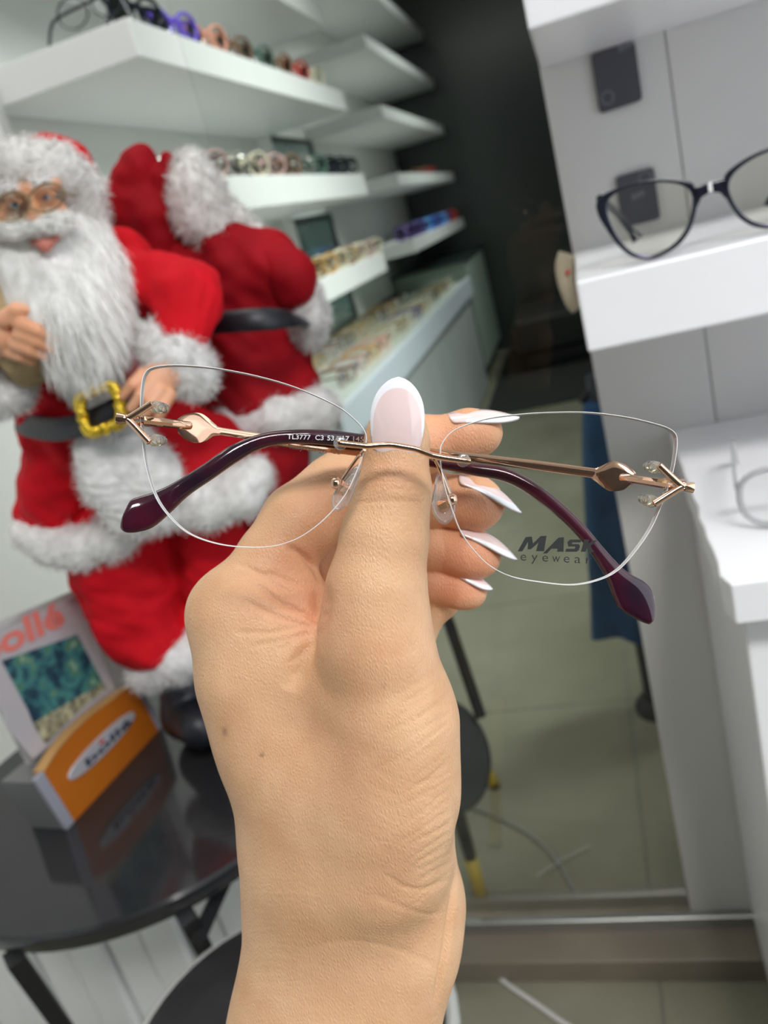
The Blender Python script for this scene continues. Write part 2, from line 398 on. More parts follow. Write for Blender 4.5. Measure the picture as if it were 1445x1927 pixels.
# ------------------------------------------------------------------ right display unit
rs1 = empty('display_shelf', (.4, .62, 1.04), 'white display shelf at the top right corner, seen from below', 'shelf')
Zr1 = at_y(994, 58, .62)[2]; Zr2 = at_y(1085, 530, .62)[2]; Zr2b = at_y(1107, 664, .62)[2]
M_WH2 = noisy(mat('white_gloss', (.84, .84, .86), .3), (.83, .83, .85), (.87, .87, .89), 3)
box('board', M_WH2, -.0115, .9, .62, .8495, Zr1, Zr1+.052, parent=rs1, bevel=.002)
rs2 = empty('display_shelf', (.4, .62, Zr2b), 'thick white display shelf holding the black cat-eye glasses', 'shelf')
box('board', M_WH2, -.0105, .9, .62, .8495, Zr2b, Zr2, parent=rs2, bevel=.002)
rs3 = empty('display_shelf', (.4, .5, .656), 'lower white display shelf with a chipped edge holding clear glasses', 'shelf')
Zr3 = .685
m = MB(); rr2 = random.Random(5); y_ = .504; L0 = []
xs = .046
pts = [(.85, 0)]
loop = [(.9, .504, Zr3-.029), (.9, .849, Zr3-.029), (.056, .849, Zr3-.029)]
yy = .84
while yy > .515: loop.append((.049+rr2.uniform(-.0016, .0016)*(1 if yy < .64 else .2), yy, Zr3-.029)); yy -= .02
loop.append((.052, .504, Zr3-.029))
m.prism(loop, (0, 0, .029)); m.build('board', M_WH2, rs3, bevel=.0012)
cbx = empty('white_cabinet', (.4, .53, 0), 'white cabinet under the lower display shelf at the right edge', 'cabinet')
box('body', M_WH2, .060, .9, .535, .849, .05, .655, parent=cbx, bevel=.002); box('plinth', M_GREY, .075, .9, .56, .849, 0, .05, parent=cbx)

# dark tags on the panel
M_TAG = mat('dark_tag', (.075, .075, .09), .4); M_TAGL = mat('tag_print', (.20, .20, .23), .4)
def wall_tag(cs, ring, mark, label, ybase=.8488):
    C4 = [at_y(*c, ybase) for c in cs]; loop = []
    for i in range(4):
        p, a, b = C4[i], C4[i-1], C4[(i+1) % 4]; ra = (a-p)/np.linalg.norm(a-p)*.004; rb = (b-p)/np.linalg.norm(b-p)*.004
        for t in (0, .3, .6, 1): loop.append(p+ra*(1-t)**2+rb*t**2)
    t_o = empty('wall_tag', C4[3], label, 'tag', 'dark plastic tags on the panel')
    m = MB(); m.prism(loop[::-1], (0, -.003, 0)); m.build('plate', M_TAG, t_o)
    c = at_y(*ring[:2], ybase-.0034); r = ring[2]*.62/F_PX
    m = MB(); m.tube([c+np.array([math.cos(a)*r, 0, math.sin(a)*r]) for a in np.linspace(0, 2*math.pi, 25)[:-1]], .0007, 6, True); m.build('ring', M_TAGL, t_o)
    c = at_y(*mark, ybase-.0034)
    m = MB()
    for q in range(3): m.box(c[0]-.006+q*.004, c[0]-.003+q*.004, c[1], c[1]+.0006, c[2]-.002+q*.0008, c[2]+.003+q*.0008)
    m.build('mark', M_TAGL, t_o)
z4 = lambda x, y: (x/2.651+900, y/2.651)
wall_tag([z4(560, 272), z4(778, 206), z4(818, 500), z4(606, 570)], (*z4(645, 488), 13), z4(735, 236), 'dark rectangular tag hanging under the top right shelf')
wall_tag([z4(682, 884), z4(872, 832), z4(908, 1090), z4(718, 1136)], (*z4(832, 885), 13), z4(800, 980), 'dark rectangular tag on the panel behind the black glasses')
M_CREAM = mat('cream_plastic', (.55, .48, .34), .4); M_RED = mat('red_dot', (.6, .05, .05), .4)
bz = empty('wall_button', at_y(1068, 540, .845), 'cream plastic push button with a red dot on the panel edge', 'button')
p0 = at_y(1058, 482, .83); p1 = at_y(1078, 570, .83)
m = MB(); m.tube(spline([p0+np.array([.006, 0, 0]), p0+np.array([.002, 0, -.008]), (p0+p1)/2+np.array([0, 0, 0]), p1+np.array([.002, 0, .004]), p1+np.array([.006, 0, -.004])], 4), .010, 14); m.build('case', M_CREAM, bz, smooth=True)
c = at_y(1068, 512, .819); m = MB(); m.tube([c+np.array([0, a, 0]) for a in (0, -.002)], .0022, 12); m.build('button', M_RED, bz)

# ------------------------------------------------------------------ spectacles
M_RL = thin_glass('demo_lens', (.96, .96, .95), 1.0)
def coated():
    m = thin_glass('coated_lens', (.95, .95, .86), 1.6, 0)
    for n in m.node_tree.nodes:
        if n.type == 'BSDF_GLOSSY': n.inputs[0].default_value = (.45, .40, 1.0, 1)
    return m
M_COAT = coated()
def frame_outline(w=.052, h=.038, n=28, p=2.5, cat=0.0):
    o = []
    for i in range(n):
        a = i/n*2*math.pi; c, s_ = math.cos(a), math.sin(a)
        x = math.copysign(abs(c)**(2/p), c)*w/2; z = math.copysign(abs(s_)**(2/p), s_)*h/2
        x *= 1+.10*(z/h); z += cat*x*.25*(z > 0)
        o.append((x, z))
    return o
def make_glasses(fm, name='eyeglasses', th=.0016, cat=0, w=.050, h=.036, p=2.5, tipm=None, fold=False, lensm=None, detail=True):
    """local frame: front in the x-z plane facing -y, resting on z = 0, temples toward +y"""
    t = empty(name, (0, 0, 0)); n = 24
    fr = MB(); z0 = h/2+th
    for sg in (-1, 1):
        o = [(sg*(w/2+.009+x), 0, z+z0) for x, z in frame_outline(w, h, n, p, cat)]
        fr.tube(o, th, 6, True, up=(0, 1, 0), flat=(1, 1.2))
    fr.tube(spline([(-.0105, 0, z0+h*.12), (0, -.001, z0+h*.24), (.0105, 0, z0+h*.12)], 4), th*1.1, 6)
    f = fr.build('front_frame', fm, t, smooth=True)
    for sg in (-1, 1):
        m = MB(); m.add([(sg*(w/2+.009+x), -.0002, z+z0) for x, z in frame_outline(w, h, n, p, cat)], [tuple(range(n))]); m.build('lens', lensm or M_RL, t)
        xh = sg*(w+.009+.001); zt = z0+h*.25
        m = MB()
        if fold: P = [(xh, 0, zt), (xh, .006, zt), (xh*.6, .010, zt), (-xh*.3, .012+.003*sg, zt), (-xh*.75, .013+.003*sg, zt-.016), (-xh*.9, .013+.003*sg, zt-.026)]
        else: P = [(xh, 0, zt), (xh, .03, zt), (xh*.98, .09, zt-.001), (xh*.96, .115, zt-.010), (xh*.95, .135, max(.003, zt-.030))]
        m.tube(spline(P, 5), th*.95, 6, flat=(.7, 1.6)); m.build('temple', tipm or fm, t, smooth=True)
    return t
def copy_tree(o, parent=None):
    c = o.copy(); COL.objects.link(c); c.parent = parent
    for ch in o.children: copy_tree(ch, c)
    return c
def glass_mat(nm, c, r=.25, metal=0.0): return mat(nm, c, r, metal)
GM = {'black': glass_mat('black_frame', (.010, .012, .022)), 'purple': glass_mat('purple_frame', (.20, .12, .75)), 'peach': glass_mat('peach_frame', (.80, .38, .27)),
      'brown': glass_mat('brown_frame', (.22, .12, .07)), 'green': glass_mat('green frame'.replace(' ', '_'), (.09, .16, .13)), 'silver': glass_mat('silver_frame', (.62, .60, .56), .25, .8), 'pink': glass_mat('pink_frame', (.60, .40, .38)),
      'red': glass_mat('red_frame', (.55, .06, .05)), 'amber': glass_mat('amber_frame', (.65, .38, .12)), 'gold': glass_mat('gold_frame', (.75, .55, .25), .25, .8), 'blue': glass_mat('blue_frame', (.04, .22, .75)),
      'lightblue': glass_mat('light_blue_frame', (.20, .50, .95)), 'violet': glass_mat('dark_violet_frame', (.12, .07, .25)), 'cream': glass_mat('cream_frame', (.72, .66, .50))}
protos = {}
def put_glasses(col, loc, yaw, label, group, fold=False, cat=.3, th=.0018, p=2.5, pitch=0, scale=1.0, w=.050, h=.036):
    key = (col, fold, cat, th, p, w, h)
    if key not in protos: o = protos[key] = make_glasses(GM[col], fold=fold, cat=cat, th=th, p=p, w=w, h=h)
    else: o = copy_tree(protos[key])
    o.location = loc; o.rotation_euler = (pitch, 0, yaw); o.scale = (scale,)*3
    return tag(o, label, 'eyeglasses', group)
YAW = math.pi/2      # front faces +x
ORD = ['first', 'second', 'third', 'fourth', 'fifth', 'sixth', 'seventh', 'eighth', 'ninth', 'tenth', 'eleventh', 'twelfth', 'thirteenth', 'fourteenth']
g1 = 'glasses on the nearest big shelf above the dolls'
for i, c in enumerate(['black', 'purple', 'peach', 'brown', 'green', 'brown', 'red', 'cream']):
    put_glasses(c, (-.695, 1.60+.160*i, Z1), YAW-.2, f'{c} glasses, {ORD[i]} from the near end of the big shelf above the dolls', g1, cat=(i % 3)*.3, p=[2.3, 2.0, 2.2, 2.6][i % 4], th=.0030 if i < 3 else .0026, h=.042, scale=1.25, fold=True)
g2 = 'glasses on the shelf beside the fur hood'
for i, c in enumerate(['silver', 'pink', 'silver', 'cream', 'pink', 'brown', 'silver', 'green', 'black', 'black', 'black']):
    put_glasses(c, (-.705, 1.57+.128*i, Z2), YAW-.45, f'{c} glasses, {ORD[i]} from the near end of the shelf right of the fur hood', g2, cat=(i % 2)*.3, p=[2.0, 2.4][i % 2], th=.0024 if i < 7 else .0034, h=.040, scale=1.25, fold=True)
g3 = 'glasses on the shelf above the counter'
for i, c in enumerate(['amber', 'gold', 'amber', 'cream', 'gold', 'cream', 'pink', 'cream']):
    put_glasses(c, (-.70, 2.05+.118*i, Z3), YAW-.6, f'{c} glasses, {ORD[i]} from the near end of the shelf above the counter', g3, cat=.2, th=.0028, h=.042, scale=1.15, fold=True)
g4 = 'glasses on the far shelf above the counter'
for i, c in enumerate(['violet', 'violet', 'violet', 'lightblue', 'blue', 'violet', 'blue', 'lightblue', 'violet', 'red', 'red']):
    put_glasses(c, (-.71, 3.66+.142*i, Z3), YAW-.5, f'{"light blue" if c == "lightblue" else c} glasses, {ORD[i]} from the near end of the far shelf with blue frames', g4, cat=.1, th=.0050, h=.046, scale=1.1, fold=True)
g5 = 'glasses at the dark end of the empty-looking far shelf'
for i in range(3): put_glasses('red' if i else 'brown', (-.74, 4.55+i*.16, Z2), YAW-.5, f'{"reddish" if i else "brown"} glasses in the dim far corner, {ORD[i]} from the left', g5, th=.003)
g6 = 'glasses lying on the counter'
cc_ = ['brown', 'pink', 'amber', 'peach', 'cream', 'gold', 'cream', 'violet', 'gold', 'cream', 'black', 'gold', 'brown', 'cream']
for i, c in enumerate(cc_):
    put_glasses(c, (-.665, 2.15+.158*i, .5755), YAW-.15, f'{c} glasses, {ORD[i]} from the near end of the front row on the counter', g6, cat=.2, th=.0022, h=.040)
for i, c in enumerate(['brown', 'peach', 'amber', 'pink', 'brown', 'amber', 'gold', 'brown', 'amber', 'brown', 'black']):
    put_glasses(c, (-.86, 2.1+.20*i, .5755), YAW-.15, f'{c} glasses, {ORD[i]} from the near end of the back row on the counter', 'back row of glasses on the counter', cat=.2, th=.0022, h=.040)

# dark wire temple sticking up at the near end of the big shelf
wt = empty('eyeglasses', at_y(150, 60, 1.53), 'dark thin-framed glasses at the far left on the big shelf, temple arching up', 'eyeglasses')
m = MB(); m.tube(spline([at_y(x, y, 1.53) for x, y in ((93, 86), (97, 50), (112, 32), (170, 2), (205, -18))], 5), .0028, 8); m.build('temple', GM['black'], wt, smooth=True)
m = MB(); m.tube(spline([at_y(x, y, 1.53) for x, y in ((205, -18), (220, -12), (232, 8), (244, 30))], 5), .0030, 8); m.build('temple', GM['black'], wt, smooth=True)
m = MB(); c0 = at_y(205, -18, 1.53)
for s_ in (0, 1): m.tube([c0+np.array([-.03*math.cos(a)-.012-.07*s_, .005, .024*math.sin(a)-.01]) for a in np.linspace(0, 2*math.pi, 21)[:-1]], .0016, 6, True)
m.build('front_frame', GM['black'], wt, smooth=True)

# black cat-eye glasses on the right shelf
bg = empty('cat_eye_glasses', at_y(1335, 470, .64), 'glossy black cat-eye glasses with purple-coated lenses on the thick white shelf', 'eyeglasses')
IN = [(645, 1010), (690, 962), (760, 935), (850, 917), (930, 911), (1000, 920), (1045, 942), (1067, 975), (1070, 1015), (1060, 1080), (1035, 1145), (990, 1205), (930, 1250), (860, 1277), (800, 1272), (750, 1245), (705, 1195), (670, 1135), (646, 1070)]
OU = [(588, 1015), (625, 970), (730, 925), (850, 897), (940, 890), (1020, 898), (1070, 915), (1092, 955), (1094, 1015), (1080, 1085), (1054, 1155), (1006, 1219), (940, 1266), (860, 1295), (790, 1290), (735, 1262), (685, 1212), (638, 1145), (600, 1080)]
YB = .64
I3 = spline([at_y(*z4(*p), YB) for p in IN], 4, True); O3 = spline([at_y(*z4(*p), YB) for p in OU], 4, True)
xm = at_y(*z4(1157, 940), YB)[0]; zb = at_y(*z4(1157, 940), YB)[2]
def ring_mesh(m, O, I, dy=.004):
    n = len(O); V = []
    for off in (0, dy):
        for L_ in (O, I): V += [p+np.array([0, off, 0]) for p in L_]
    Fc = []
    for i in range(n):
        j = (i+1) % n; Fc += [(i, j, n+j, n+i), (2*n+i, 3*n+i, 3*n+j, 2*n+j), (i, 2*n+i, 2*n+j, j), (n+i, n+j, 3*n+j, 3*n+i)]
    m.add(V, Fc)
def mir(L_): return [np.array([2*xm-p[0], p[1], p[2]]) for p in L_][::-1]
m = MB(); ring_mesh(m, O3, I3); ring_mesh(m, mir(O3), mir(I3))
w_ = xm-at_y(*z4(1078, 940), YB)[0]; q = lambda dx, dz: np.array([xm+dx, YB, zb+dz])
w_ *= 1.12; loop = [q(-w_, .0040), q(-w_*.5, .0036), q(0, .0042), q(w_*.5, .0036), q(w_, .0040), q(w_*.86, -.0100), q(w_*.55, -.0045), q(0, -.0024), q(-w_*.55, -.0045), q(-w_*.86, -.0100)]
m.prism(loop, (0, .004, 0)); fo = m.build('front_frame', GM['black'], bg, bevel=.0007)
for L_ in (I3, mir(I3)):
    m = MB(); m.add([p+np.array([0, .0015, 0]) for p in L_], [tuple(range(len(L_)))]); m.build('lens', M_COAT, bg)
m = MB(); m.box(xm-.0012, xm+.0012, YB-.001, YB, zb-.0022, zb+.0042); o_ = m.build('bridge_mark', M_WHITE, bg); o_['label'] = 'pale stripe on the bridge'
for mirror in (0, 1):
    P = [at_y(*z4(606, 990), .646), at_y(*z4(640, 1020), .662), at_y(*z4(705, 1080), .69), at_y(*z4(760, 1150), .70), at_y(*z4(795, 1195), .70)]
    if mirror: P = [np.array([2*xm-p[0], p[1]+.004, p[2]]) for p in P]
    m = MB(); m.tube(spline(P, 5), [.0028]*17+[.0038]*2+[.0044]*2, 10, flat=(1, 1)); m.build('temple', GM['black'], bg, smooth=True)
# clear glasses on the lower right shelf
M_CLEARF = thin_glass('clear_grey_plastic', (.50, .50, .54), 1.2, .1, .35)
GM['clear'] = M_CLEARF
cg = make_glasses(M_CLEARF, cat=.1, th=.0022, h=.042, w=.052); cg.location = (.134, .575, Zr3); cg.rotation_euler = (0, 0, -.12)
tag(cg, 'see-through grey glasses on the lower right display shelf', 'eyeglasses')

# ------------------------------------------------------------------ table, display stand, leaflet
ZTB = .46
tb = empty('side_table', (-.561, .684, 0), 'round black glossy table carrying the dolls and the leaflet stand', 'table')
m = MB(); m.lathe((-.561, .684, ZTB-.022), [(.20, 0), (.228, .002), (.231, .006), (.231, .019), (.228, .022)], 72); m.build('tabletop', M_TABLE, tb, smooth=True)
for (a, b) in (((25, 1800), (235, 2095)), ((350, 1722), (500, 2010))):
    A = at_z(*a, ZTB-.024); B = at_z(*b, 0); m = MB(); m.tube([A, B], .011, 4, up=(1, 0, 0)); m.build('leg', M_BLACK, tb)
for (xa, ya, xb, yb) in ((-.72, .82, -.78, .92), (-.44, .85, -.40, .95)):
    m = MB(); m.tube([(xa, ya, ZTB-.024), (xb, yb, 0)], .011, 4, up=(1, 0, 0)); m.build('leg', M_BLACK, tb)
m = MB(); m.tube([at_z(350, 1722, ZTB-.024)+np.array([0, 0, -.03]), np.array([-.44, .85, ZTB-.054])], .009, 4, up=(0, 0, 1)); m.build('rail', M_BLACK, tb)
zB = lambda x, y: (x/3.4417, y/3.4417+1120)
A = at_z(*zB(487, 1468), ZTB); B = at_z(*zB(1030, 880), ZTB); U = (B-A)/np.linalg.norm(B-A)
nrm = np.cross(U, [0, 0, 1.0])
def onface(x, y, push=0): return at_plane(x, y, A+nrm*push, nrm)
TLc = onface(*zB(282, 1142)); TRc = onface(*zB(872, 580))
M_ORANGE = noisy(mat('orange_plastic', (.58, .19, .02), .5), (.46, .12, .006), (.54, .15, .008), 4); M_TAN = mat('tan_edge', (.58, .33, .12), .5); M_SILV = mat('silver_side', (.42, .43, .50), .35, .2)
st = empty('leaflet_stand', (A+B)/2, 'orange leaflet stand with a silver oval badge on the black table', 'stand')
arc = [onface(*zB(x, y)) for x, y in ((282, 1142), (370, 1000), (470, 880), (590, 770), (720, 670), (800, 615), (872, 580))]
dep = nrm*-.028 if (nrm @ (A-ORG)) < 0 else nrm*.028
dep = -dep if (dep @ (A-ORG)) < 0 else dep
m = MB(); m.prism([A, B]+arc[::-1], dep*.12); fp = m.build('front_panel', M_ORANGE, st, bevel=.001)
m = MB(); inner = [p+dep*.12 for p in arc]
n = len(arc); V = arc+[p+dep*.55-np.array([0, 0, .002]) for p in arc]; V = V+[v-np.array([0, 0, .003]) for v in V]
m.add([v+np.array([0, 0, .0006]) for v in V], [(i, i+1, n+i+1, n+i) for i in range(n-1)]+[(2*n+i, 3*n+i, 3*n+i+1, 2*n+i+1) for i in range(n-1)]+[(i, 2*n+i, 2*n+i+1, i+1) for i in range(n-1)]+[(n+i, n+i+1, 3*n+i+1, 3*n+i) for i in range(n-1)])
m.build('top_rim', M_TAN, st)
m = MB(); m.prism([A-U*.012, A, TLc, TLc-U*.012], dep*.2); m.build('side', M_SILV, st, bevel=.001)
m = MB(); m.prism([B, B+U*.008, TRc+U*.008, TRc], dep*.2); m.build('side', M_SILV, st, bevel=.001)
m = MB(); m.prism([A-U*.012+dep*.2, B+U*.008+dep*.2, TRc+U*.008+dep*.2-np.array([0, 0, .012]), TLc-U*.012+dep*.2-np.array([0, 0, .004])], dep*1.6); m.build('body', mat('grey_stand_body', (.16, .16, .16), .4), st, bevel=.001)
# oval badge
b0 = onface(*zB(455, 1170)); b1 = onface(*zB(850, 780)); c = (b0+b1)/2; Ub = (b1-b0); Lb = np.linalg.norm(Ub); Ub /= Lb; Vb = np.cross(Ub, nrm); Vb /= np.linalg.norm(Vb)
Vb = Vb if Vb[2] > 0 else -Vb
tow = -dep/np.linalg.norm(dep)
loop = [c+Ub*Lb*.5*1.08*math.cos(a)+Vb*.0108*math.copysign(abs(math.sin(a))**.8, math.sin(a)) for a in np.linspace(0, 2*math.pi, 41)[:-1]]
m = MB(); m.prism(loop, tow*.0025); bd = m.build('badge', mat('silver_badge', (.80, .80, .84), .28, .5), st, bevel=.001)
def surf_text(name, txt, p0, ux, vy, length, capm, mt, parent, offset=0.0, push=None, shear=0):
    V, Fc = text_mesh(txt, 1, shear, offset); w = V[:, 0].max()-V[:, 0].min(); o = [p0+ux*((v[0]-V[:, 0].min())/w*length)+vy*(v[1]/.70*capm)+(push if push is not None else 0) for v in V]
    return finish(name, np.array(o), Fc, mt, parent, origin=np.array(st['o']))
surf_text('badge_print', 'bollé', c-Ub*Lb*.30-Vb*.0060+tow*.0029, Ub, Vb, Lb*.74, .0088, mat('navy_print', (.03, .035, .07), .4), bd, offset=.03)
m = MB(); cdot = c+Vb*.0050+tow*.0027-Ub*.002; m.prism([cdot+Ub*.004*math.cos(a)+Vb*.0022*math.sin(a) for a in np.linspace(0, 2*math.pi, 17)[:-1]], tow*.0004); finish('badge_print', m.v, m.f, M_RED, bd, origin=np.array(st['o']))
# leaflet standing in it, and the clear sheet behind
def lf(x, y, push): return at_plane(x, y, A+dep/np.linalg.norm(dep)*push, nrm)
le = empty('leaflet', lf(*zB(240, 960), .020), 'paper leaflet with red lettering over a teal foliage picture, in the orange stand', 'leaflet')
q0, q1, q2, q3 = [lf(*zB(*p), .020) for p in ((-160, 330), (500, -10), (905, 620), (130, 1120))]
bl = q3-np.array([0, 0, 0]); 
Uq = (q1-q0)/np.linalg.norm(q1-q0)
M_PAPER = mat('grey_paper', (.50, .48, .50), .5)
m = MB(); m.prism([q0, q1, lf(*zB(760, 640), .020), lf(*zB(215, 1060), .020), lf(*zB(60, 880), .020)], dep*.06); m.build('sheet', M_PAPER, le)
M_FOL = mat('printed_foliage', (.1, .3, .3), .5)
nt = M_FOL.node_tree; tcn = node(M_FOL, 'ShaderNodeTexCoord'); vz = node(M_FOL, 'ShaderNodeTexNoise'); vz.inputs['Scale'].default_value = 55; vz.inputs['Detail'].default_value = 3; nt.links.new(tcn.outputs['Object'], vz.inputs['Vector'])
cr = node(M_FOL, 'ShaderNodeValToRGB'); e = cr.color_ramp.elements; e[0].position = .38; e[0].color = (.012, .045, .075, 1); e[1].position = .7; e[1].color = (.30, .48, .38, 1)
for p_, c_ in ((.47, (.03, .12, .14)), (.54, (.07, .26, .25)), (.6, (.06, .17, .08))): x = e.new(p_); x.color = (*c_, 1)
nt.links.new(vz.outputs['Fac'], cr.inputs[0]); nt.links.new(cr.outputs[0], nt.nodes['Principled BSDF'].inputs['Base Color'])
m = MB(); m.prism([lf(*zB(*p), .0195) for p in ((10, 425), (500, 255), (668, 570), (330, 760), (215, 830), (180, 740))], dep*.01); m.build('picture', M_FOL, le)
M_FOL2 = noisy(mat('printed_flowers', (.3, .2, .15), .5), (.10, .07, .05), (.55, .55, .35), 110, 3)
m = MB(); m.prism([lf(*zB(*p), .0192) for p in ((215, 830), (330, 760), (668, 570), (690, 600), (520, 740), (300, 960), (270, 930))], dep*.01); m.build('picture', M_FOL2, le)
pt = lf(*zB(-60, 430), .0188); pe = lf(*zB(430, 175), .0188); Ut = (pe-pt)/np.linalg.norm(pe-pt); Vt = np.cross(Ut, nrm); Vt = Vt/np.linalg.norm(Vt); Vt = Vt if Vt[2] > 0 else -Vt
V, Fc = text_mesh('bollé', 1, 0, .035); w = V[:, 0].max(); Lt = np.linalg.norm(pe-pt)*1.12
finish('lettering', np.array([pt-Ut*Lt*.12+Ut*(v[0]/w*Lt)+Vt*(v[1]/.7*.026) for v in V]), Fc, mat('coral_print', (.80, .22, .18), .5), le)
M_ACR = thin_glass('acrylic_sheet', (.80, .79, .78), 1.0, .05, .45)
m = MB(); m.prism([lf(*zB(*p), .034) for p in ((-200, 250), (500, -40), (560, 10), (870, 560), (760, 680), (180, 1100), (-30, 700))], dep*.05); o_ = m.build('holder_back', M_ACR, st); o_['label'] = 'clear plastic back sheet'

# ribbed white board on the wall behind the table
rb = empty('ribbed_screen', (-.75, .68, 0), 'white ribbed board standing on the floor under the black table', 'screen')
for i in range(9): box('slat', M_WHITE, -.995+.058*i, -.995+.058*i+.052, .660+.006*(i % 2), .680, 0, .40, parent=rb, bevel=.004)
box('backing', M_GREY, -.995, -.475, .681, .69, 0, .40, parent=rb)

# stools
M_YEL = mat('yellow_sleeve', (.62, .44, .05), .4); M_SEAT = noisy(mat('black_seat', (.012, .012, .014), .55), (.010, .010, .012), (.018, .018, .02), 30)
def leg_tube(name, A, B, parent, r=.011, cut=.72):
    A, B = np.array(A), np.array(B); C = A+(B-A)*cut
    m = MB(); m.tube([A, C], r, 10); l = m.build(name, M_BLACK, parent, smooth=True)
    m = MB(); m.tube([C, B], r*1.05, 10); s_ = finish('sleeve', m.v, m.f, M_YEL, l, origin=np.array(parent['o']), smooth=True); s_['label'] = 'yellow leg sleeve'
    m = MB(); m.tube([B, B+np.array([0, 0, -.003])], r*1.2, 10); finish('foot', m.v, m.f, M_BLACK, l, origin=np.array(parent['o']))
c = at_z(530, 1945, .42); s1 = empty('stool', (c[0], c[1], 0), 'round black stool with yellow leg ends in front of the table, mostly behind the wrist', 'stool')
m = MB(); m.lathe((c[0], c[1], .39), [(.108, 0), (.120, .004), (.124, .016), (.120, .028), (.108, .032)], 48); m.build('seat', M_SEAT, s1, smooth=True)
m = MB(); m.tube([c+np.array([.127*math.cos(a), .127*math.sin(a), -.012]) for a in np.linspace(0, 2*math.pi, 41)[:-1]], .0055, 8, True); m.build('rim', M_GREY, s1, smooth=True)
ft = at_z(885, 1985, .003)
leg_tube('leg', (c[0]+.08, c[1]-.02, .39), ft, s1, .010, .55)
for a in (2.2, 4.2): leg_tube('leg', (c[0]+.09*math.cos(a), c[1]+.09*math.sin(a), .39), (c[0]+.15*math.cos(a), c[1]+.15*math.sin(a), .003), s1, .010, .55)
Y2 = 1.02
ft = at_z(912, 1712, .003); 
s2 = empty('reflection_chair', ft, 'black chair with round seat and yellow leg sleeves, standing in for a mirror reflection', 'chair')  # solid chair built where the mirror shows the near seat
top = at_y(842, 1165, ft[1]+.10); mid = at_y(905, 1350, ft[1]+.05); kn = at_y(862, 1530, ft[1])
leg_tube('leg', kn, ft, s2, .009, .45)
m = MB(); m.tube([at_y(820, 1080, ft[1]+.12), top, mid], .008, 10); m.build('back_tube', M_BLACK, s2, smooth=True)
cs = at_y(836, 1420, ft[1]+.05)
m = MB(); R_ = .082
nn = np.array([.35, -1, .5]); nn /= np.linalg.norm(nn); e1 = np.cross(nn, [0, 0, 1.]); e1 /= np.linalg.norm(e1); e2 = np.cross(e1, nn)
m.prism([cs+e1*R_*.78*math.cos(a)+e2*R_*math.sin(a) for a in np.linspace(0, 2*math.pi, 41)[:-1]], nn*.014); m.build('seat', noisy(mat('charcoal_seat', (.03, .033, .038), .5), (.028, .03, .034), (.04, .043, .05), 20), s2, bevel=.004)
leg_tube('leg', at_y(895, 1400, ft[1]+.30), at_z(930, 1478, .003), s2, .008, .6)
leg_tube('leg', cs+np.array([-.05, .0, 0]), (ft[0]-.14, ft[1]+.03, .003), s2, .009, .5)

# coat and stand shapes in place of a mirrored figure past the panel edge
M_BLUE = noisy(mat('blue_cloth', (.008, .045, .12), .85), (.007, .04, .11), (.014, .07, .17), 14, bump=.3)
hc = empty('reflection_stand', at_z(1212, 1335, 0), 'dark stand in place of the mirrored leg past the edge of the panel', 'clothes stand'); fx = at_z(1212, 1335, 0)
m = MB(); m.lathe((fx[0]+.03, fx[1], 0), [(.045, 0), (.045, .012), (.03, .03)], 32); m.build('base', M_BLACK, hc, smooth=True)
m = MB(); m.tube([(fx[0]+.03, fx[1], .02), (fx[0]+.03, fx[1], .64)], .026, 16); m.build('pole', mat('navy_pole', (.01, .012, .022), .5), hc, smooth=True)
m = MB(); m.tube([(fx[0]-.01, fx[1], .60), (fx[0]+.03, fx[1], .64), (fx[0]+.07, fx[1], .60)], .006, 8); m.build('hook', M_BLACK, hc, smooth=True)
Vc = []; rows_ = 26; cols = 40
for i in range(rows_):
    t = i/(rows_-1); z = .60-.42*t+.0; wd = .06+.065*t**.8
    for j in range(cols):
        a = j/cols*2*math.pi; fold = 1+.09*math.sin(a*7+t*2)*(t**.5)
        Vc.append((fx[0]+.048+wd*.9*math.cos(a)*fold, fx[1]+wd*.55*math.sin(a)*fold, z+.006*math.sin(a*5)*t))
Fc = [(i*cols+j, i*cols+(j+1) % cols, (i+1)*cols+(j+1) % cols, (i+1)*cols+j) for i in range(rows_-1) for j in range(cols)]+[tuple(range(cols))[::-1]]
coat = finish('reflection_coat', Vc, Fc, M_BLUE, origin=np.array([fx[0], fx[1], .235]), smooth=True); tag(coat, 'dark blue coat shape standing in for reflected clothes beside the panel', 'coat')

# cable
M_CAB2 = mat('white_cable', (.62, .62, .60), .5)
P = [at_z(x, y, .005) for x, y in ((840, 1745), (900, 1790), (930, 1825))]
m = MB(); near = [at_z(x, y, .004) for x, y in ((1120, 1960), (1060, 1925), (1010, 1890), (960, 1856), (915, 1822), (870, 1806), (800, 1800))]
m.tube(spline(near, 6), .0032, 8); c_o = m.build('cable', M_CAB2, None, origin=near[0], smooth=True); tag(c_o, 'white cable on the floor in front of the threshold', 'cable')
far = [at_z(x, y, .004) for x, y in ((880, 1515), (950, 1545), (1010, 1580), (1055, 1630), (1085, 1680), (1120, 1712), (1200, 1702), (1250, 1725), (1310, 1758))]
m = MB(); m.tube(spline(far, 6), .0032, 8); c_o = m.build('cable', mat('reflection_cable_grey', (.25, .26, .24), .5), None, origin=far[0], smooth=True); tag(c_o, 'grey cable standing in for a mirror reflection, on the tiles behind the clear pane', 'cable')  # solid cable built for the mirror image of the white one

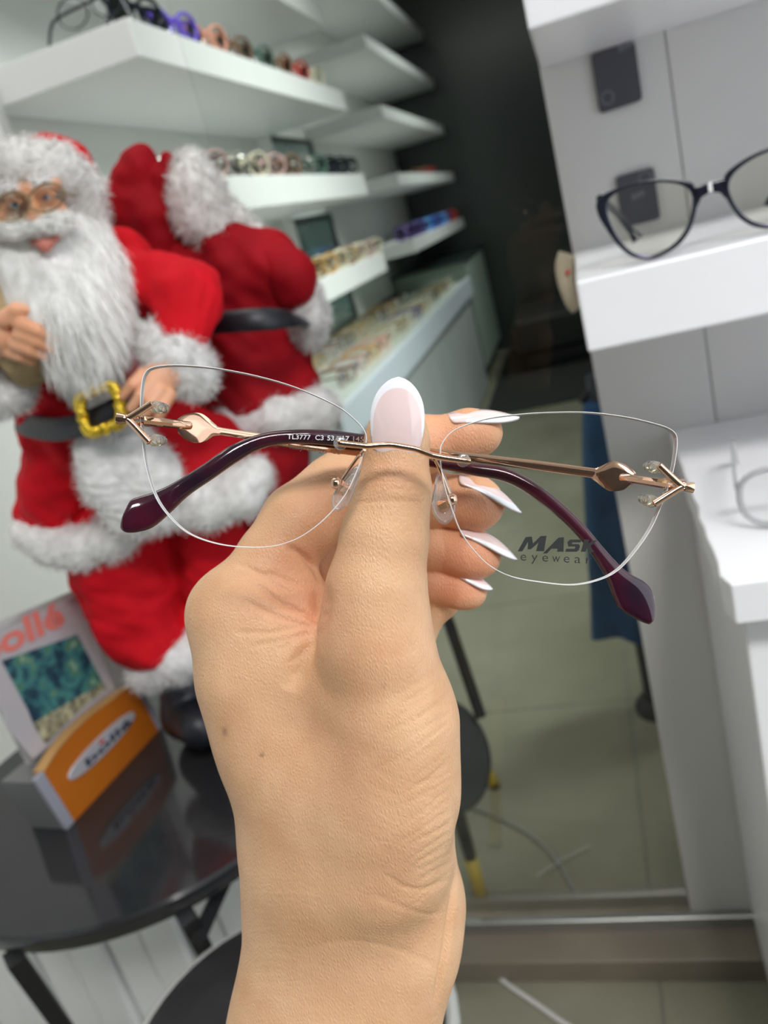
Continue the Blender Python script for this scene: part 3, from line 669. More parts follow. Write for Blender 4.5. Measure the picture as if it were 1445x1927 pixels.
# ------------------------------------------------------------------ the two christmas dolls on the table
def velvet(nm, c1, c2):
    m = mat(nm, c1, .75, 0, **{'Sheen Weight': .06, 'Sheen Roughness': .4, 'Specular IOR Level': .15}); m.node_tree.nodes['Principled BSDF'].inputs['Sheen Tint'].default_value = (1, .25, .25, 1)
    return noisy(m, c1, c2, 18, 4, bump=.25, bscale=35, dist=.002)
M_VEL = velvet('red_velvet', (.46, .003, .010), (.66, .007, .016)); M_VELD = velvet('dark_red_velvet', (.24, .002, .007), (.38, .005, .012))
def fur(nm, c1, c2, sc=160, st=None): return noisy(mat(nm, c1, .95, 0, **{'Sheen Weight': .3}), c1, c2, sc*.5, 6, bump=.6, bscale=sc, dist=.002, stretch=st)
M_FUR = fur('white_fur', (.68, .665, .65), (.86, .845, .83)); M_FURG = fur('cream_hood_fur', (.64, .62, .59), (.78, .76, .73)); M_BEARD = fur('beard_hair', (.56, .55, .52), (.86, .85, .82), 150, (1, 1, .22))
M_DSKIN = noisy(mat('doll_skin', (.74, .36, .20), .5, 0, **{'Subsurface Weight': .1, 'Subsurface Scale': .005}), (.70, .33, .18), (.78, .40, .24), 25)
M_LIP = mat('doll_lip', (.50, .16, .12), .5); M_BELT = mat('black_belt', (.008, .009, .014), .45); M_GOLD = mat('gold_buckle', (.85, .60, .06), .25, .9)
M_SACK = noisy(mat('tan_sack', (.40, .29, .15), .9), (.36, .26, .13), (.46, .34, .19), 60, bump=.4, bscale=300)
M_EYEW = mat('eye_white', (.62, .62, .64), .2); M_IRIS = mat('blue_iris', (.10, .20, .42), .2); M_PUP = mat('pupil', (.01, .01, .01), .2)
def DP(px, py, Y):
    r = ray(px, py); return np.array([px-CX, py-CY, F_PX])*(Y/r[1])
def dch(Y, pts, k=.010, s=None):
    out = []
    for a, b in zip(pts, pts[1:]) if len(pts) > 1 else [(pts[0], pts[0])]:
        A_ = DP(a[0], a[1], Y+a[2]); B_ = DP(b[0], b[1], Y+b[2]); out.append(cap(A_, B_+1e-6, R(a[3], A_[2]), R(b[3], B_[2]), k, s))
    return out
def folds(P, N, cx, ang_n, amp): pass
HD = .0022
d1 = empty('christmas_doll', at_z(335, 1395, ZTB), 'bearded christmas doll in a red coat and gold-buckled belt, facing the camera', 'doll', 'christmas dolls on the table')
Y1 = .70
blob('coat', dch(Y1, [(215, 500, .02, 70), (140, 560, .02, 100), (150, 700, .02, 105), (140, 800, .02, 98)], .02)
     + dch(Y1, [(60, 560, .02, 75), (80, 700, .02, 85)], .02)
     + dch(Y1, [(140, 800, .02, 98), (115, 900, .01, 78), (105, 960, .01, 78)], .015) + dch(Y1, [(200, 800, .02, 90), (300, 880, .015, 100), (350, 900, .02, 96)], .02)
     + dch(Y1, [(280, 800, .02, 60), (380, 850, .02, 75)], .02),
     HD, M_VEL, d1, rough=[(26, .005), (60, .002)])
blob('sleeve', dch(Y1, [(245, 515, 0, 48), (300, 540, -.02, 58), (350, 560, -.035, 66), (335, 640, -.055, 50)], .012), HD, M_VEL, d1, rough=[(35, .004), (70, .0015)])
blob('cuff', dch(Y1, [(300, 650, -.06, 44), (335, 672, -.065, 46), (360, 705, -.06, 44)], .01), HD, M_FUR, d1, rough=[(100, .0015), (400, .0008)])
blob('sleeve', dch(Y1, [(20, 560, -.02, 50), (-60, 640, -.05, 60), (-50, 720, -.08, 55)], .012), HD, M_VEL, d1, rough=[(35, .003)])
blob('cuff', dch(Y1, [(-20, 745, -.085, 42), (25, 735, -.085, 36)], .01), HD, M_FUR, d1, rough=[(100, .0015), (400, .0008)])
blob('pants', dch(Y1, [(230, 990, .03, 85), (240, 1080, .03, 96), (262, 1160, .025, 82), (295, 1205, .02, 62)], .012)
     + dch(Y1, [(380, 960, .06, 80), (410, 1060, .06, 78), (430, 1180, .06, 70)], .008), HD, M_VEL, d1, rough=[(28, .005), (60, .002)])
blob('trouser_cuff', dch(Y1, [(280, 1258, .02, 42), (330, 1235, .015, 46), (370, 1225, .02, 44)], .01), HD, M_FUR, d1, rough=[(100, .0015), (400, .0008)])
blob('trouser_cuff', dch(Y1, [(400, 1215, .06, 44), (450, 1215, .06, 46)], .01), HD, M_FUR, d1, rough=[(100, .0015)])
blob('boot', dch(Y1, [(345, 1290, .03, 46), (350, 1345, .03, 44), (375, 1368, -.02, 40)], .01), HD, M_BELT, d1)
blob('boot', dch(Y1, [(430, 1270, .06, 42), (435, 1315, .06, 42), (455, 1338, .01, 38)], .01), HD, M_BELT, d1)
blob('hem_fur', dch(Y1, [(55, 1000, -.01, 34), (95, 1020, -.02, 38), (150, 1030, -.02, 40), (215, 1010, -.02, 38), (250, 985, -.02, 34)], .01)
     + dch(Y1, [(330, 965, -.02, 32), (390, 950, -.02, 42), (450, 925, -.01, 44), (480, 895, 0, 36)], .01), HD, M_FUR, d1, rough=[(90, .0015), (400, .0008)])
blob('front_trim', dch(Y1, [(190, 850, -.055, 50), (215, 900, -.05, 58), (250, 950, -.045, 58)], .012, ) + dch(Y1, [(245, 830, -.05, 46), (290, 900, -.045, 48), (300, 960, -.04, 42)], .012)
     + dch(Y1, [(165, 660, -.045, 62), (175, 720, -.045, 56)], .01), HD, M_FUR, d1, rough=[(90, .0015), (400, .0008)])
# belt with a twisted gold buckle
def belt(pts, Y, hpx, name='belt', parent=d1):
    P = spline([DP(x, y, Y+dy) for x, y, dy in pts], 6); m = MB(); m.tube(P, 1, 12, flat=([hpx*p[2]/F_PX*.5 for p in P], [.004]*len(P)), up=(0, 0, 1.)); m.cam(); return m.build(name, M_BELT, parent, smooth=True)
bl_o = belt([(38, 790, 0), (55, 800, -.035), (105, 808, -.070), (160, 797, -.088), (215, 772, -.088), (255, 748, -.075), (300, 725, -.03)], Y1, 46)
c = DP(190, 771, Y1-.098); u1 = DP(228, 757, Y1-.098)-c; v1 = DP(201, 812, Y1-.098)-c
m = MB(); sq_ = []
for i in range(64):
    a = i/64*2*math.pi; x = math.copysign(abs(math.cos(a))**.45, math.cos(a)); y = math.copysign(abs(math.sin(a))**.45, math.sin(a)); sq_.append(c+u1*x*.92+v1*y*.88)
m.tube(sq_, [.0034+.0012*math.sin(i*math.pi/2) for i in range(64)], 8, True); m.cam(); bk = m.build('buckle', M_GOLD, d1, smooth=True)
for ph in (0, math.pi):
    m = MB(); L_ = []
    for i in range(192):
        p = sq_[i//3]*(1-(i % 3)/3)+sq_[(i//3+1) % 64]*((i % 3)/3); dirc = (p-c)/np.linalg.norm(p-c); th_ = i/192*2*math.pi*20+ph
        L_.append(p+dirc*.0035*math.cos(th_)+np.array([0, 0, .0035*math.sin(th_)]))
    m.tube(L_, .0026, 6, True); m.cam(); finish('twisted_cord', m.v, m.f, M_GOLD, bk, origin=np.array(d1['o']), smooth=True)
# hands
def finger_set(tips, roots, r, Y, extra): return sum([dch(Y, [a, ((a[0]+b[0])/2, (a[1]+b[1])/2-2, (a[2]+b[2])/2-.004, r), b], .0012) for a, b in zip(roots, tips)], [])+extra
hh = finger_set([(232, 745, -.10, 9), (247, 768, -.105, 9), (270, 785, -.105, 9), (296, 790, -.10, 9)], [(270, 705, -.09, 14), (285, 722, -.095, 14), (300, 735, -.095, 14), (318, 742, -.09, 14)], 12, Y1, [])
blob('hand', dch(Y1, [(320, 700, -.075, 34), (292, 716, -.085, 30)], .008)+hh, .0013, M_DSKIN, d1)
hh = finger_set([(103, 640, -.125, 9), (98, 658, -.125, 9), (84, 672, -.125, 9), (60, 680, -.12, 9)], [(40, 610, -.13, 16), (38, 630, -.13, 16), (30, 648, -.13, 15), (20, 662, -.125, 14)], 13, Y1, dch(Y1, [(10, 600, -.13, 18), (30, 583, -.13, 13), (50, 583, -.128, 10)], .003))
blob('hand', dch(Y1, [(-30, 660, -.10, 36), (12, 632, -.12, 34)], .008)+hh, .0013, M_DSKIN, d1)
# head
HC = Y1-.055
blob('face', dch(HC, [(55, 392, .02, 74)], .01)+dch(HC, [(58, 360, -.028, 8), (66, 402, -.052, 12)], .008)+dch(HC, [(66, 408, -.055, 13)], .006)+dch(HC, [(52, 410, -.046, 8)], .005)+dch(HC, [(80, 405, -.046, 8)], .005)
     + dch(HC, [(18, 412, -.028, 22)], .012)+dch(HC, [(105, 398, -.026, 22)], .012)+dch(HC, [(15, 362, -.03, 12), (45, 356, -.034, 12)], .010)+dch(HC, [(72, 350, -.034, 12), (105, 345, -.028, 12)], .010)
     + [dict(p, neg=True) for p in dch(HC, [(27, 384, -.050, 13)], .006)+dch(HC, [(85, 371, -.050, 13)], .006)]+dch(HC, [(85, 470, -.015, 30)], .01), .0014, M_DSKIN, d1)
def ball(nm, px, py, Y, rpx, mt, par, sc=(1, 1, 1)):
    return blob(nm, [cap(DP(px, py, Y), DP(px, py, Y)+1e-6, R(rpx, DP(px, py, Y)[2]), R(rpx, DP(px, py, Y)[2]), .0005, sc)], .0006, mt, par)
for x, y in ((27, 384), (85, 371)):
    ball('eye', x, y, HC-.030, 11, M_EYEW, d1); ball('iris', x+.5, y+.5, HC-.0365, 6.0, M_IRIS, d1, (1, 1, .5)); ball('pupil', x+.5, y+.5, HC-.0395, 2.8, M_PUP, d1, (1, 1, .5))
for pts in (((5, 392), (16, 380), (28, 375), (42, 382)), ((70, 372), (78, 365), (90, 362), (103, 368))):
    m = MB(); m.tube(spline([DP(x, y, HC-.041) for x, y in pts], 4), .0018, 6); m.cam(); m.build('eyelid', M_DSKIN, d1, smooth=True)
blob('mouth', dch(HC, [(60, 455, -.046, 5), (84, 462, -.052, 11), (108, 447, -.046, 6)], .004), .0012, M_LIP, d1)
blob('eyebrow', dch(HC, [(0, 358, -.046, 6), (22, 352, -.050, 7)], .004), .0014, M_FUR, d1, rough=[(600, .0008)])
blob('eyebrow', dch(HC, [(66, 341, -.050, 7), (88, 338, -.046, 5)], .004), .0014, M_FUR, d1, rough=[(600, .0008)])
blob('moustache', dch(HC, [(66, 428, -.054, 12), (30, 432, -.054, 17), (-15, 440, -.04, 12)], .006)+dch(HC, [(70, 427, -.054, 12), (98, 420, -.052, 17), (128, 410, -.035, 12)], .006), .0014, M_BEARD, d1, rough=[(250, .0010, 0), (700, .0005, 0)])
blob('beard', dch(HC, [(-5, 450, 0, 50), (50, 520, -.02, 62), (90, 600, -.03, 70)], .02)+dch(HC, [(148, 420, .005, 42), (160, 500, -.005, 58), (165, 585, -.02, 58), (172, 640, -.025, 46)], .02)
     + dch(HC, [(85, 500, -.028, 44), (122, 590, -.045, 62), (148, 650, -.040, 46)], .02), HD, M_BEARD, d1, rough=[(50, .0022, 1), (160, .0012, 1), (420, .0006, 1)])
blob('hat_fur', dch(HC, [(-60, 360, .005, 42), (-20, 325, -.01, 42), (45, 312, -.02, 40), (105, 318, -.012, 42), (145, 355, .005, 42), (160, 410, .01, 40)], .01), HD, M_FURG, d1, rough=[(100, .0015), (400, .0008)])
blob('hat', dch(HC, [(60, 340, .055, 68), (100, 330, .065, 70)], .02)+dch(HC, [(95, 300, .06, 34), (130, 318, .065, 40), (150, 350, .07, 36)], .015), HD, M_VEL, d1, rough=[(35, .002)])
# worn wire spectacles of the doll
m = MB(); M_DW = mat('bronze_wire', (.32, .22, .12), .3, .8)
for x, y in ((23, 388), (88, 372)):
    m.tube([DP(x+34*math.cos(a), y+27*math.sin(a)-6*math.cos(a), HC-.062) for a in np.linspace(0, 2*math.pi, 25)[:-1]], .0008, 6, True)
m.tube([DP(55, 378, HC-.062), DP(59, 373, HC-.066)], .0011, 6); m.tube([DP(121, 364, HC-.062), DP(150, 370, HC)], .0010, 6); m.cam(); m.build('wire_spectacles', M_DW, d1, smooth=True)
for x, y in ((23, 388), (88, 372)):
    m = MB(); m.add([DP(x+34*math.cos(a), y+27*math.sin(a)-6*math.cos(a), HC-.062) for a in np.linspace(0, 2*math.pi, 25)[:-1]], [tuple(range(24))]); m.cam(); m.build('spectacle_lens', thin_glass('doll_lens', (.80, .76, .66), .6), d1)
sk = empty('gift_sack', cam2world(DP(40, 700, Y1-.09)), 'tan cloth sack held in the bearded doll\'s hand at the left edge', 'sack')
blob('cloth', dch(Y1, [(-20, 570, -.095, 72), (20, 610, -.095, 68), (48, 660, -.095, 52), (60, 690, -.09, 36)], .01), HD, M_SACK, sk, rough=[(90, .002)])

# second doll, back turned
Y2 = .795
d2 = empty('christmas_doll', at_y(540, 1300, .80)*np.array([1, 1, 0])+np.array([0, 0, ZTB]), 'hooded christmas doll in dark red velvet, its back turned, behind the bearded one', 'doll', 'christmas dolls on the table')
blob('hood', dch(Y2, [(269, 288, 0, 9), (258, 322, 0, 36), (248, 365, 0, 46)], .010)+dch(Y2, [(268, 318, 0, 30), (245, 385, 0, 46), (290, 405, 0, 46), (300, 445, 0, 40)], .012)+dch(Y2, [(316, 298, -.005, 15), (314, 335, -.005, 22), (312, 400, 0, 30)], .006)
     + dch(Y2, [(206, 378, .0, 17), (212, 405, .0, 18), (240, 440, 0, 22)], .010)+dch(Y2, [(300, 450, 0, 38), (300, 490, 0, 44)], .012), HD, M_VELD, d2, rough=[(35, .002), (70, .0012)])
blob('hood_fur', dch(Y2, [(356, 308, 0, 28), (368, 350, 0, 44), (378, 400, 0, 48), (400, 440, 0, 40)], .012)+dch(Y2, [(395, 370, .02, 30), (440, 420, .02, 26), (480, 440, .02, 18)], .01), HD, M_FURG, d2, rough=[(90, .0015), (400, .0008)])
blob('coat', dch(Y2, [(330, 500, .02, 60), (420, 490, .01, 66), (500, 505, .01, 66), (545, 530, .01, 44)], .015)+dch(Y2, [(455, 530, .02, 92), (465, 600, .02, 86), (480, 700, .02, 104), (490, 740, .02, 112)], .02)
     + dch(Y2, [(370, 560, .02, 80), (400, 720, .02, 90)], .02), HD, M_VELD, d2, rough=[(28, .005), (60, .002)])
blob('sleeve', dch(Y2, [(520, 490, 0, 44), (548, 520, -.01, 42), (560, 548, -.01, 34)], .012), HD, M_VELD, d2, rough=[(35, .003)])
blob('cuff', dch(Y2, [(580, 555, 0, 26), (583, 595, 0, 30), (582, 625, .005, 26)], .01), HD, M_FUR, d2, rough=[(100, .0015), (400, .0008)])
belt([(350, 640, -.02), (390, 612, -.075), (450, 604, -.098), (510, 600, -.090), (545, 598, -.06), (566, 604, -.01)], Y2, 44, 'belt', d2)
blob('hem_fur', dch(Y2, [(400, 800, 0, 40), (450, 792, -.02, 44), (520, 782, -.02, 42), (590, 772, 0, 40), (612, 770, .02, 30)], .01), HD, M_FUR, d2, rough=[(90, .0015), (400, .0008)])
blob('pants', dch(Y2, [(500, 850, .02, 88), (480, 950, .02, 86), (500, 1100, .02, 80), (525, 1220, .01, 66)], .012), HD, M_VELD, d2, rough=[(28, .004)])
blob('boot', dch(Y2, [(520, 1240, .01, 44), (525, 1280, .0, 40), (500, 1290, .03, 34)], .01), HD, M_BELT, d2)
blob('boot', dch(Y2, [(570, 1220, .01, 44), (575, 1260, .0, 40), (560, 1275, .03, 34)], .01), HD, M_BELT, d2)

# loose hair and pile standing off the fur parts
M_HAIR = mat('pale_hair', (.92, .91, .88), .8)
def pile(part_, n, length, width, down, out, m_, seed=1, curl=.25, keep=None):
    me = part_.data; V = np.empty(len(me.vertices)*3); me.vertices.foreach_get('co', V); V = V.reshape(-1, 3)
    N = np.empty(len(me.vertices)*3); me.vertices.foreach_get('normal', N); N = N.reshape(-1, 3)
    r = np.random.default_rng(seed); I = r.integers(0, len(V), n)
    if keep:
        W0 = V[I]+np.array(part_['o'])-ORG; Cc = W0 @ W3; qx = Cc[:, 0]/Cc[:, 2]*F_PX+CX; qy = Cc[:, 1]/Cc[:, 2]*F_PX+CY; I = I[keep(qx, qy)]; n = len(I)
    P = V[I]+r.normal(size=(n, 3))*.001; D = N[I]*out+np.array([0, 0, -1.])*down+r.normal(size=(n, 3))*curl
    D /= np.linalg.norm(D, axis=1, keepdims=True); S = np.cross(D, r.normal(size=(n, 3))); S /= np.linalg.norm(S, axis=1, keepdims=True)
    L = length*r.uniform(.6, 1.2, n)[:, None]; D2 = D+np.array([0, 0, -1.])*down*.6+r.normal(size=(n, 3))*curl*.5; D2 /= np.linalg.norm(D2, axis=1, keepdims=True)
    A = P-S*width; B = P+S*width; C_ = P+D*L*.5+S*width*.8; E_ = P+D*L*.5-S*width*.8; T_ = P+D*L*.5+D2*L*.5
    W_ = np.stack([A, B, C_, E_, T_], 1).reshape(-1, 3); k = np.arange(n)*5
    Fq = [(int(i), int(i)+1, int(i)+2, int(i)+3) for i in k]+[(int(i)+3, int(i)+2, int(i)+4) for i in k]
    m2 = bpy.data.meshes.new('hair_pile'); m2.from_pydata(W_.tolist(), [], Fq); m2.materials.append(m_)
    o = bpy.data.objects.new('hair_pile', m2); COL.objects.link(o); o.parent = part_; o['kind'] = 'stuff'; return o
M_HAIR.name = 'pale_hair'
for dd_o in (d1, d2):
    for ch in list(dd_o.children):
        nm = ch.name.split('.')[0]; mt_ = ch.data.materials[0]
        if nm == 'beard': pile(ch, 9000, .026, .00035, 1.0, .20, M_HAIR, 3, .14, lambda x, y: ((x > 75) | (y < 430) | ((x > 40) & (y < 500))) & (((x-84)/52)**2+((y-452)/26)**2 > 1))
        elif nm == 'moustache': pile(ch, 900, .006, .0003, .15, .5, M_HAIR, 4, .3, lambda x, y: y < 428)
        elif nm in ('hat_fur', 'hood_fur'): pile(ch, 6000, .007, .0003, .1, .8, mt_, 5, .5)
        elif nm in ('cuff', 'hem_fur', 'front_trim', 'trouser_cuff'): pile(ch, 3500, .008, .0003, .2, .8, mt_, 6, .5)
        elif nm == 'eyebrow': pile(ch, 200, .006, .0003, .1, .8, mt_, 7, .5)

# ------------------------------------------------------------------ the hand

def chain(pts, k):   # pts: (px, py, depth, radius px)
    return [cap(cc(*a[:3]), cc(*b[:3]), R(a[3], a[2]), R(b[3], b[2]), k, s=(a[4] if len(a) > 4 else None)) for a, b in zip(pts, pts[1:])]
def skin_material():
    m = mat('skin', (.62, .36, .22), .46, 0, **{'Subsurface Weight': .22, 'Subsurface Scale': .004, 'Specular IOR Level': .38})
    m.node_tree.nodes['Principled BSDF'].inputs['Subsurface Radius'].default_value = (1, .35, .18)
    nt = m.node_tree; b = nt.nodes['Principled BSDF']
    at = node(m, 'ShaderNodeAttribute', attribute_name='blush'); tc = node(m, 'ShaderNodeTexCoord')
    nz = node(m, 'ShaderNodeTexNoise'); nz.inputs['Scale'].default_value = 60; nz.inputs['Detail'].default_value = 5; nt.links.new(tc.outputs['Object'], nz.inputs['Vector'])
    cr = node(m, 'ShaderNodeValToRGB'); e = cr.color_ramp.elements
    e[0].position = .35; e[1].position = .68; e[0].color = (.62, .350, .188, 1); e[1].color = (.72, .445, .255, 1)
    nt.links.new(nz.outputs['Fac'], cr.inputs[0])
    mx = node(m, 'ShaderNodeMix', data_type='RGBA'); mx.inputs[7].default_value = (.72, .33, .19, 1)
    nt.links.new(at.outputs['Fac'], mx.inputs[0]); nt.links.new(cr.outputs[0], mx.inputs[6])
    a2 = node(m, 'ShaderNodeAttribute', attribute_name='mole'); m2 = node(m, 'ShaderNodeMix', data_type='RGBA'); m2.inputs[7].default_value = (.12, .05, .03, 1)
    nt.links.new(a2.outputs['Fac'], m2.inputs[0]); nt.links.new(mx.outputs[2], m2.inputs[6]); nt.links.new(m2.outputs[2], b.inputs['Base Color'])
    # fine skin relief: pores and a lattice of tiny lines
    mp = node(m, 'ShaderNodeMapping'); mp.inputs['Scale'].default_value = (1, 1, .42); mp.inputs['Rotation'].default_value = (.2, .5, .3); nt.links.new(tc.outputs['Object'], mp.inputs[0])
    vo = node(m, 'ShaderNodeTexVoronoi', feature='DISTANCE_TO_EDGE'); vo.inputs['Scale'].default_value = 1350; nt.links.new(mp.outputs[0], vo.inputs['Vector'])
    n2 = node(m, 'ShaderNodeTexNoise'); n2.inputs['Scale'].default_value = 1500; n2.inputs['Detail'].default_value = 4; nt.links.new(mp.outputs[0], n2.inputs['Vector'])
    n3 = node(m, 'ShaderNodeTexNoise'); n3.inputs['Scale'].default_value = 240; n3.inputs['Detail'].default_value = 3; n3.inputs['Distortion'].default_value = 1.2; nt.links.new(mp.outputs[0], n3.inputs['Vector'])
    ad = node(m, 'ShaderNodeMath', operation='MULTIPLY_ADD'); ad.inputs[1].default_value = .5
    nt.links.new(n2.outputs['Fac'], ad.inputs[0]); nt.links.new(vo.outputs['Distance'], ad.inputs[2])
    ad2 = node(m, 'ShaderNodeMath', operation='MULTIPLY_ADD'); ad2.inputs[1].default_value = .35
    nt.links.new(n3.outputs['Fac'], ad2.inputs[0]); nt.links.new(ad.outputs[0], ad2.inputs[2])
    bp = node(m, 'ShaderNodeBump'); bp.inputs['Strength'].default_value = .48; bp.inputs['Distance'].default_value = .00055
    nt.links.new(ad2.outputs[0], bp.inputs['Height']); nt.links.new(bp.outputs[0], b.inputs['Normal'])
    return m
M_SKIN = skin_material()

thumb = chain([(749, 778, .2160, 44), (747, 830, .2168, 56), (741, 925, .2165, 66), (724, 1010, .2165, 78), (708, 1110, .2170, 90), (706, 1215, .2185, 104)], .004)
palm = []
palm += chain([(706, 1190, .2190, 104), (738, 1360, .2235, 106), (728, 1490, .2275, 118), (712, 1610, .232, 128)], .012)          # thumb metacarpal, thenar
palm += chain([(440, 1160, .2390, 78), (474, 1280, .2395, 86), (510, 1400, .240, 86), (574, 1640, .240, 98)], .012)             # index metacarpal
palm += chain([(600, 1230, .256, 96), (620, 1420, .256, 110), (650, 1700, .250, 130)], .014)            # middle of the hand
palm += chain([(482, 1240, .262, 74), (568, 1500, .262, 95)], .014)
palm += chain([(640, 1250, .272, 90), (700, 1480, .268, 96), (745, 1720, .256, 92)], .014)            # little finger side, heel
palm += chain([(782, 1690, .250, 84), (762, 1770, .248, 84)], .010)
palm += chain([(658, 1620, .242, 180, (1, 1, .62)), (654, 1780, .243, 168, (1, 1, .66)), (622, 1960, .244, 176, (1, 1, .72)), (600, 2300, .25, 232, (1, 1, .8)), (560, 2850, .262, 270, (1, 1, .85))], .012)
palm += chain([(592, 1320, .2400, 84), (628, 1450, .2400, 108), (655, 1600, .2400, 120)], .016)
palm += chain([(445, 1152, .2390, 72), (560, 1130, .2400, 60)], .010)   # web of skin toward the thumb
palm += chain([(520, 1200, .2400, 70), (640, 1270, .2330, 82)], .012)
index = chain([(446, 1160, .2400, 72), (514, 1054, .2420, 64), (566, 982, .2440, 68), (630, 926, .2470, 62), (660, 905, .2490, 56), (790, 838, .2450, 50), (885, 817, .2420, 42), (908, 814, .2410, 36)], .005)
middle = chain([(500, 1150, .268, 70), (610, 1010, .272, 62), (700, 960, .2700, 56), (800, 938, .2570, 52), (890, 945, .2510, 48), (902, 950, .2505, 44)], .004)
ring = chain([(560, 1230, .276, 66), (640, 1110, .280, 60), (720, 1050, .2760, 54), (805, 1026, .2620, 49), (885, 1040, .2550, 44), (902, 1046, .2548, 40)], .004)
pinky = chain([(620, 1290, .278, 60), (690, 1180, .282, 52), (750, 1115, .276, 44), (815, 1095, .2640, 40), (870, 1110, .2590, 33), (886, 1114, .2588, 29)], .004)
palm += chain([(760, 1200, .270, 60), (800, 1130, .2690, 44), (838, 1133, .268, 26)], .006)
H_RES = .00072
lo = np.array([-.060, -.032, .192]); hi = np.array([.048, .300, .312])
hb = sdf_field(palm, lo, hi, H_RES)
hb = sdf_field(thumb, lo, hi, H_RES, hb)
hb = smin_f(hb, sdf_field(index, lo, hi, H_RES), .006)
f_ = smin_f(sdf_field(middle, lo, hi, H_RES), sdf_field(ring, lo, hi, H_RES), .0006)
f_ = smin_f(f_, sdf_field(pinky, lo, hi, H_RES), .0006)
hb = smin_f(hb, f_, .0010)
HP, HQ = surface_nets(hb, lo, H_RES); HP = relax(HP, HQ, 2); del hb, f_
HN = vnormals(HP, HQ)
if (HN[:, 2]*1.0)[HP[:, 2] < .215].mean() > 0: HN = -HN
hx = HP[:, 0]/HP[:, 2]*F_PX+CX; hy = HP[:, 1]/HP[:, 2]*F_PX+CY
front = np.clip(-HN[:, 2]*1.6, 0, 1)
disp = np.zeros(len(HP)); dark = np.zeros(len(HP))
def crease(pts, w, a, lim=None, deep=None):
    global disp
    P = np.array(spline([np.array(p, float) for p in pts], 8)); best = np.full(len(HP), 1e9); tt = np.zeros(len(HP))
    box_ = (hx > P[:, 0].min()-4*w) & (hx < P[:, 0].max()+4*w) & (hy > P[:, 1].min()-4*w) & (hy < P[:, 1].max()+4*w) & (front > .05)
    if deep: box_ &= (HP[:, 2] > deep[0]) & (HP[:, 2] < deep[1])
    I = np.nonzero(box_)[0]
    if len(I) == 0: return
    q = np.stack([hx[I], hy[I]], 1)
    bd = np.full(len(I), 1e9); bt = np.zeros(len(I)); n = len(P)-1
    for i in range(n):
        a0, b0 = P[i], P[i+1]; ab = b0-a0; t = np.clip(((q-a0)@ab)/(ab@ab+1e-9), 0, 1)
        d = np.linalg.norm(q-a0-t[:, None]*ab, axis=1); m = d < bd; bd[m] = d[m]; bt[m] = (i+t[m])/n
    fall = np.clip(np.minimum(bt, 1-bt)*6, 0, 1)
    disp[I] -= a*np.exp(-(bd/w)**2)*fall*front[I]
TH = (.19, .222)
# wrinkles over the thumb joint
for y, a_, w_, xa, xb in [(893, .00022, 3, 672, 780), (906, .0002, 2.6, 664, 775), (921, .0002, 2.6, 660, 790), (945, .00045, 3.4, 655, 800), (934, .0002, 2.5, 668, 745), (957, .0002, 3, 668, 790), (968, .00018, 3, 664, 780), (980, .00012, 3, 680, 770)]:
    crease([(xa, y+3), ((xa+xb)/2-20, y-3+3*math.sin(y)), ((xa+xb)/2+20, y+2*math.cos(y)), (xb, y+2)], w_, a_, deep=TH)
# folds of the web between thumb and index
for p_, w_, a_ in [([(480, 1100), (530, 1135), (590, 1160), (608, 1150)], 5, .0009), ([(455, 1125), (520, 1160), (585, 1178)], 4, .0005), ([(440, 1190), (510, 1190), (590, 1172)], 4, .0004),
                  ([(500, 1075), (560, 1098), (606, 1092)], 5, .0004), ([(520, 1225), (560, 1200), (598, 1175)], 4, .0004), ([(470, 1215), (530, 1205), (585, 1185)], 3.5, .0003), ([(540, 1250), (575, 1215), (604, 1180)], 5, .0005),
                  ([(420, 1100), (470, 1080), (530, 1085)], 6, .0003), ([(445, 1060), (490, 1080), (560, 1130)], 5, .0004)]:
    crease(p_, w_, a_)
crease([(538, 1026), (566, 1044), (592, 1068), (606, 1100)], 6, .0012)
crease([(606, 1095), (602, 1150), (588, 1200), (566, 1250), (545, 1300)], 16, .0022)
# oblique lines on the thenar and at the wrist
rr = random.Random(3)
for i in range(30):
    y0 = 1240+i*14; x1 = 858-rr.uniform(0, 10); L = rr.uniform(60, 150); sl = rr.uniform(.35, .8)
    crease([(x1-L, y0+L*sl), (x1-L*.5, y0+L*sl*.55+rr.uniform(-6, 6)), (x1, y0)], rr.uniform(2.2, 3.2), rr.uniform(.00010, .00026))
for i in range(12):
    y0 = 1500+i*14; crease([(700+rr.uniform(-30, 20), y0-60), (760, y0-30), (830, y0-2+rr.uniform(-8, 8))], 2.6, .00012)
crease([(718, 1640), (760, 1668), (800, 1672), (850, 1650)], 4, .0004); crease([(700, 1680), (740, 1700), (800, 1720), (835, 1716)], 4, .0003)
crease([(856, 1500), (862, 1600), (850, 1700), (835, 1800), (815, 1900)], 5, .0012)
crease([(560, 1790), (650, 1770), (760, 1790), (840, 1830)], 6, .0002)
for i in range(26):
    y0 = 1660+i*11; crease([(456-(i*1.2), y0+6), (500, y0-3+rr.uniform(-4, 4)), (560+rr.uniform(0, 60), y0+rr.uniform(-6, 6))], 2.6, .00009)
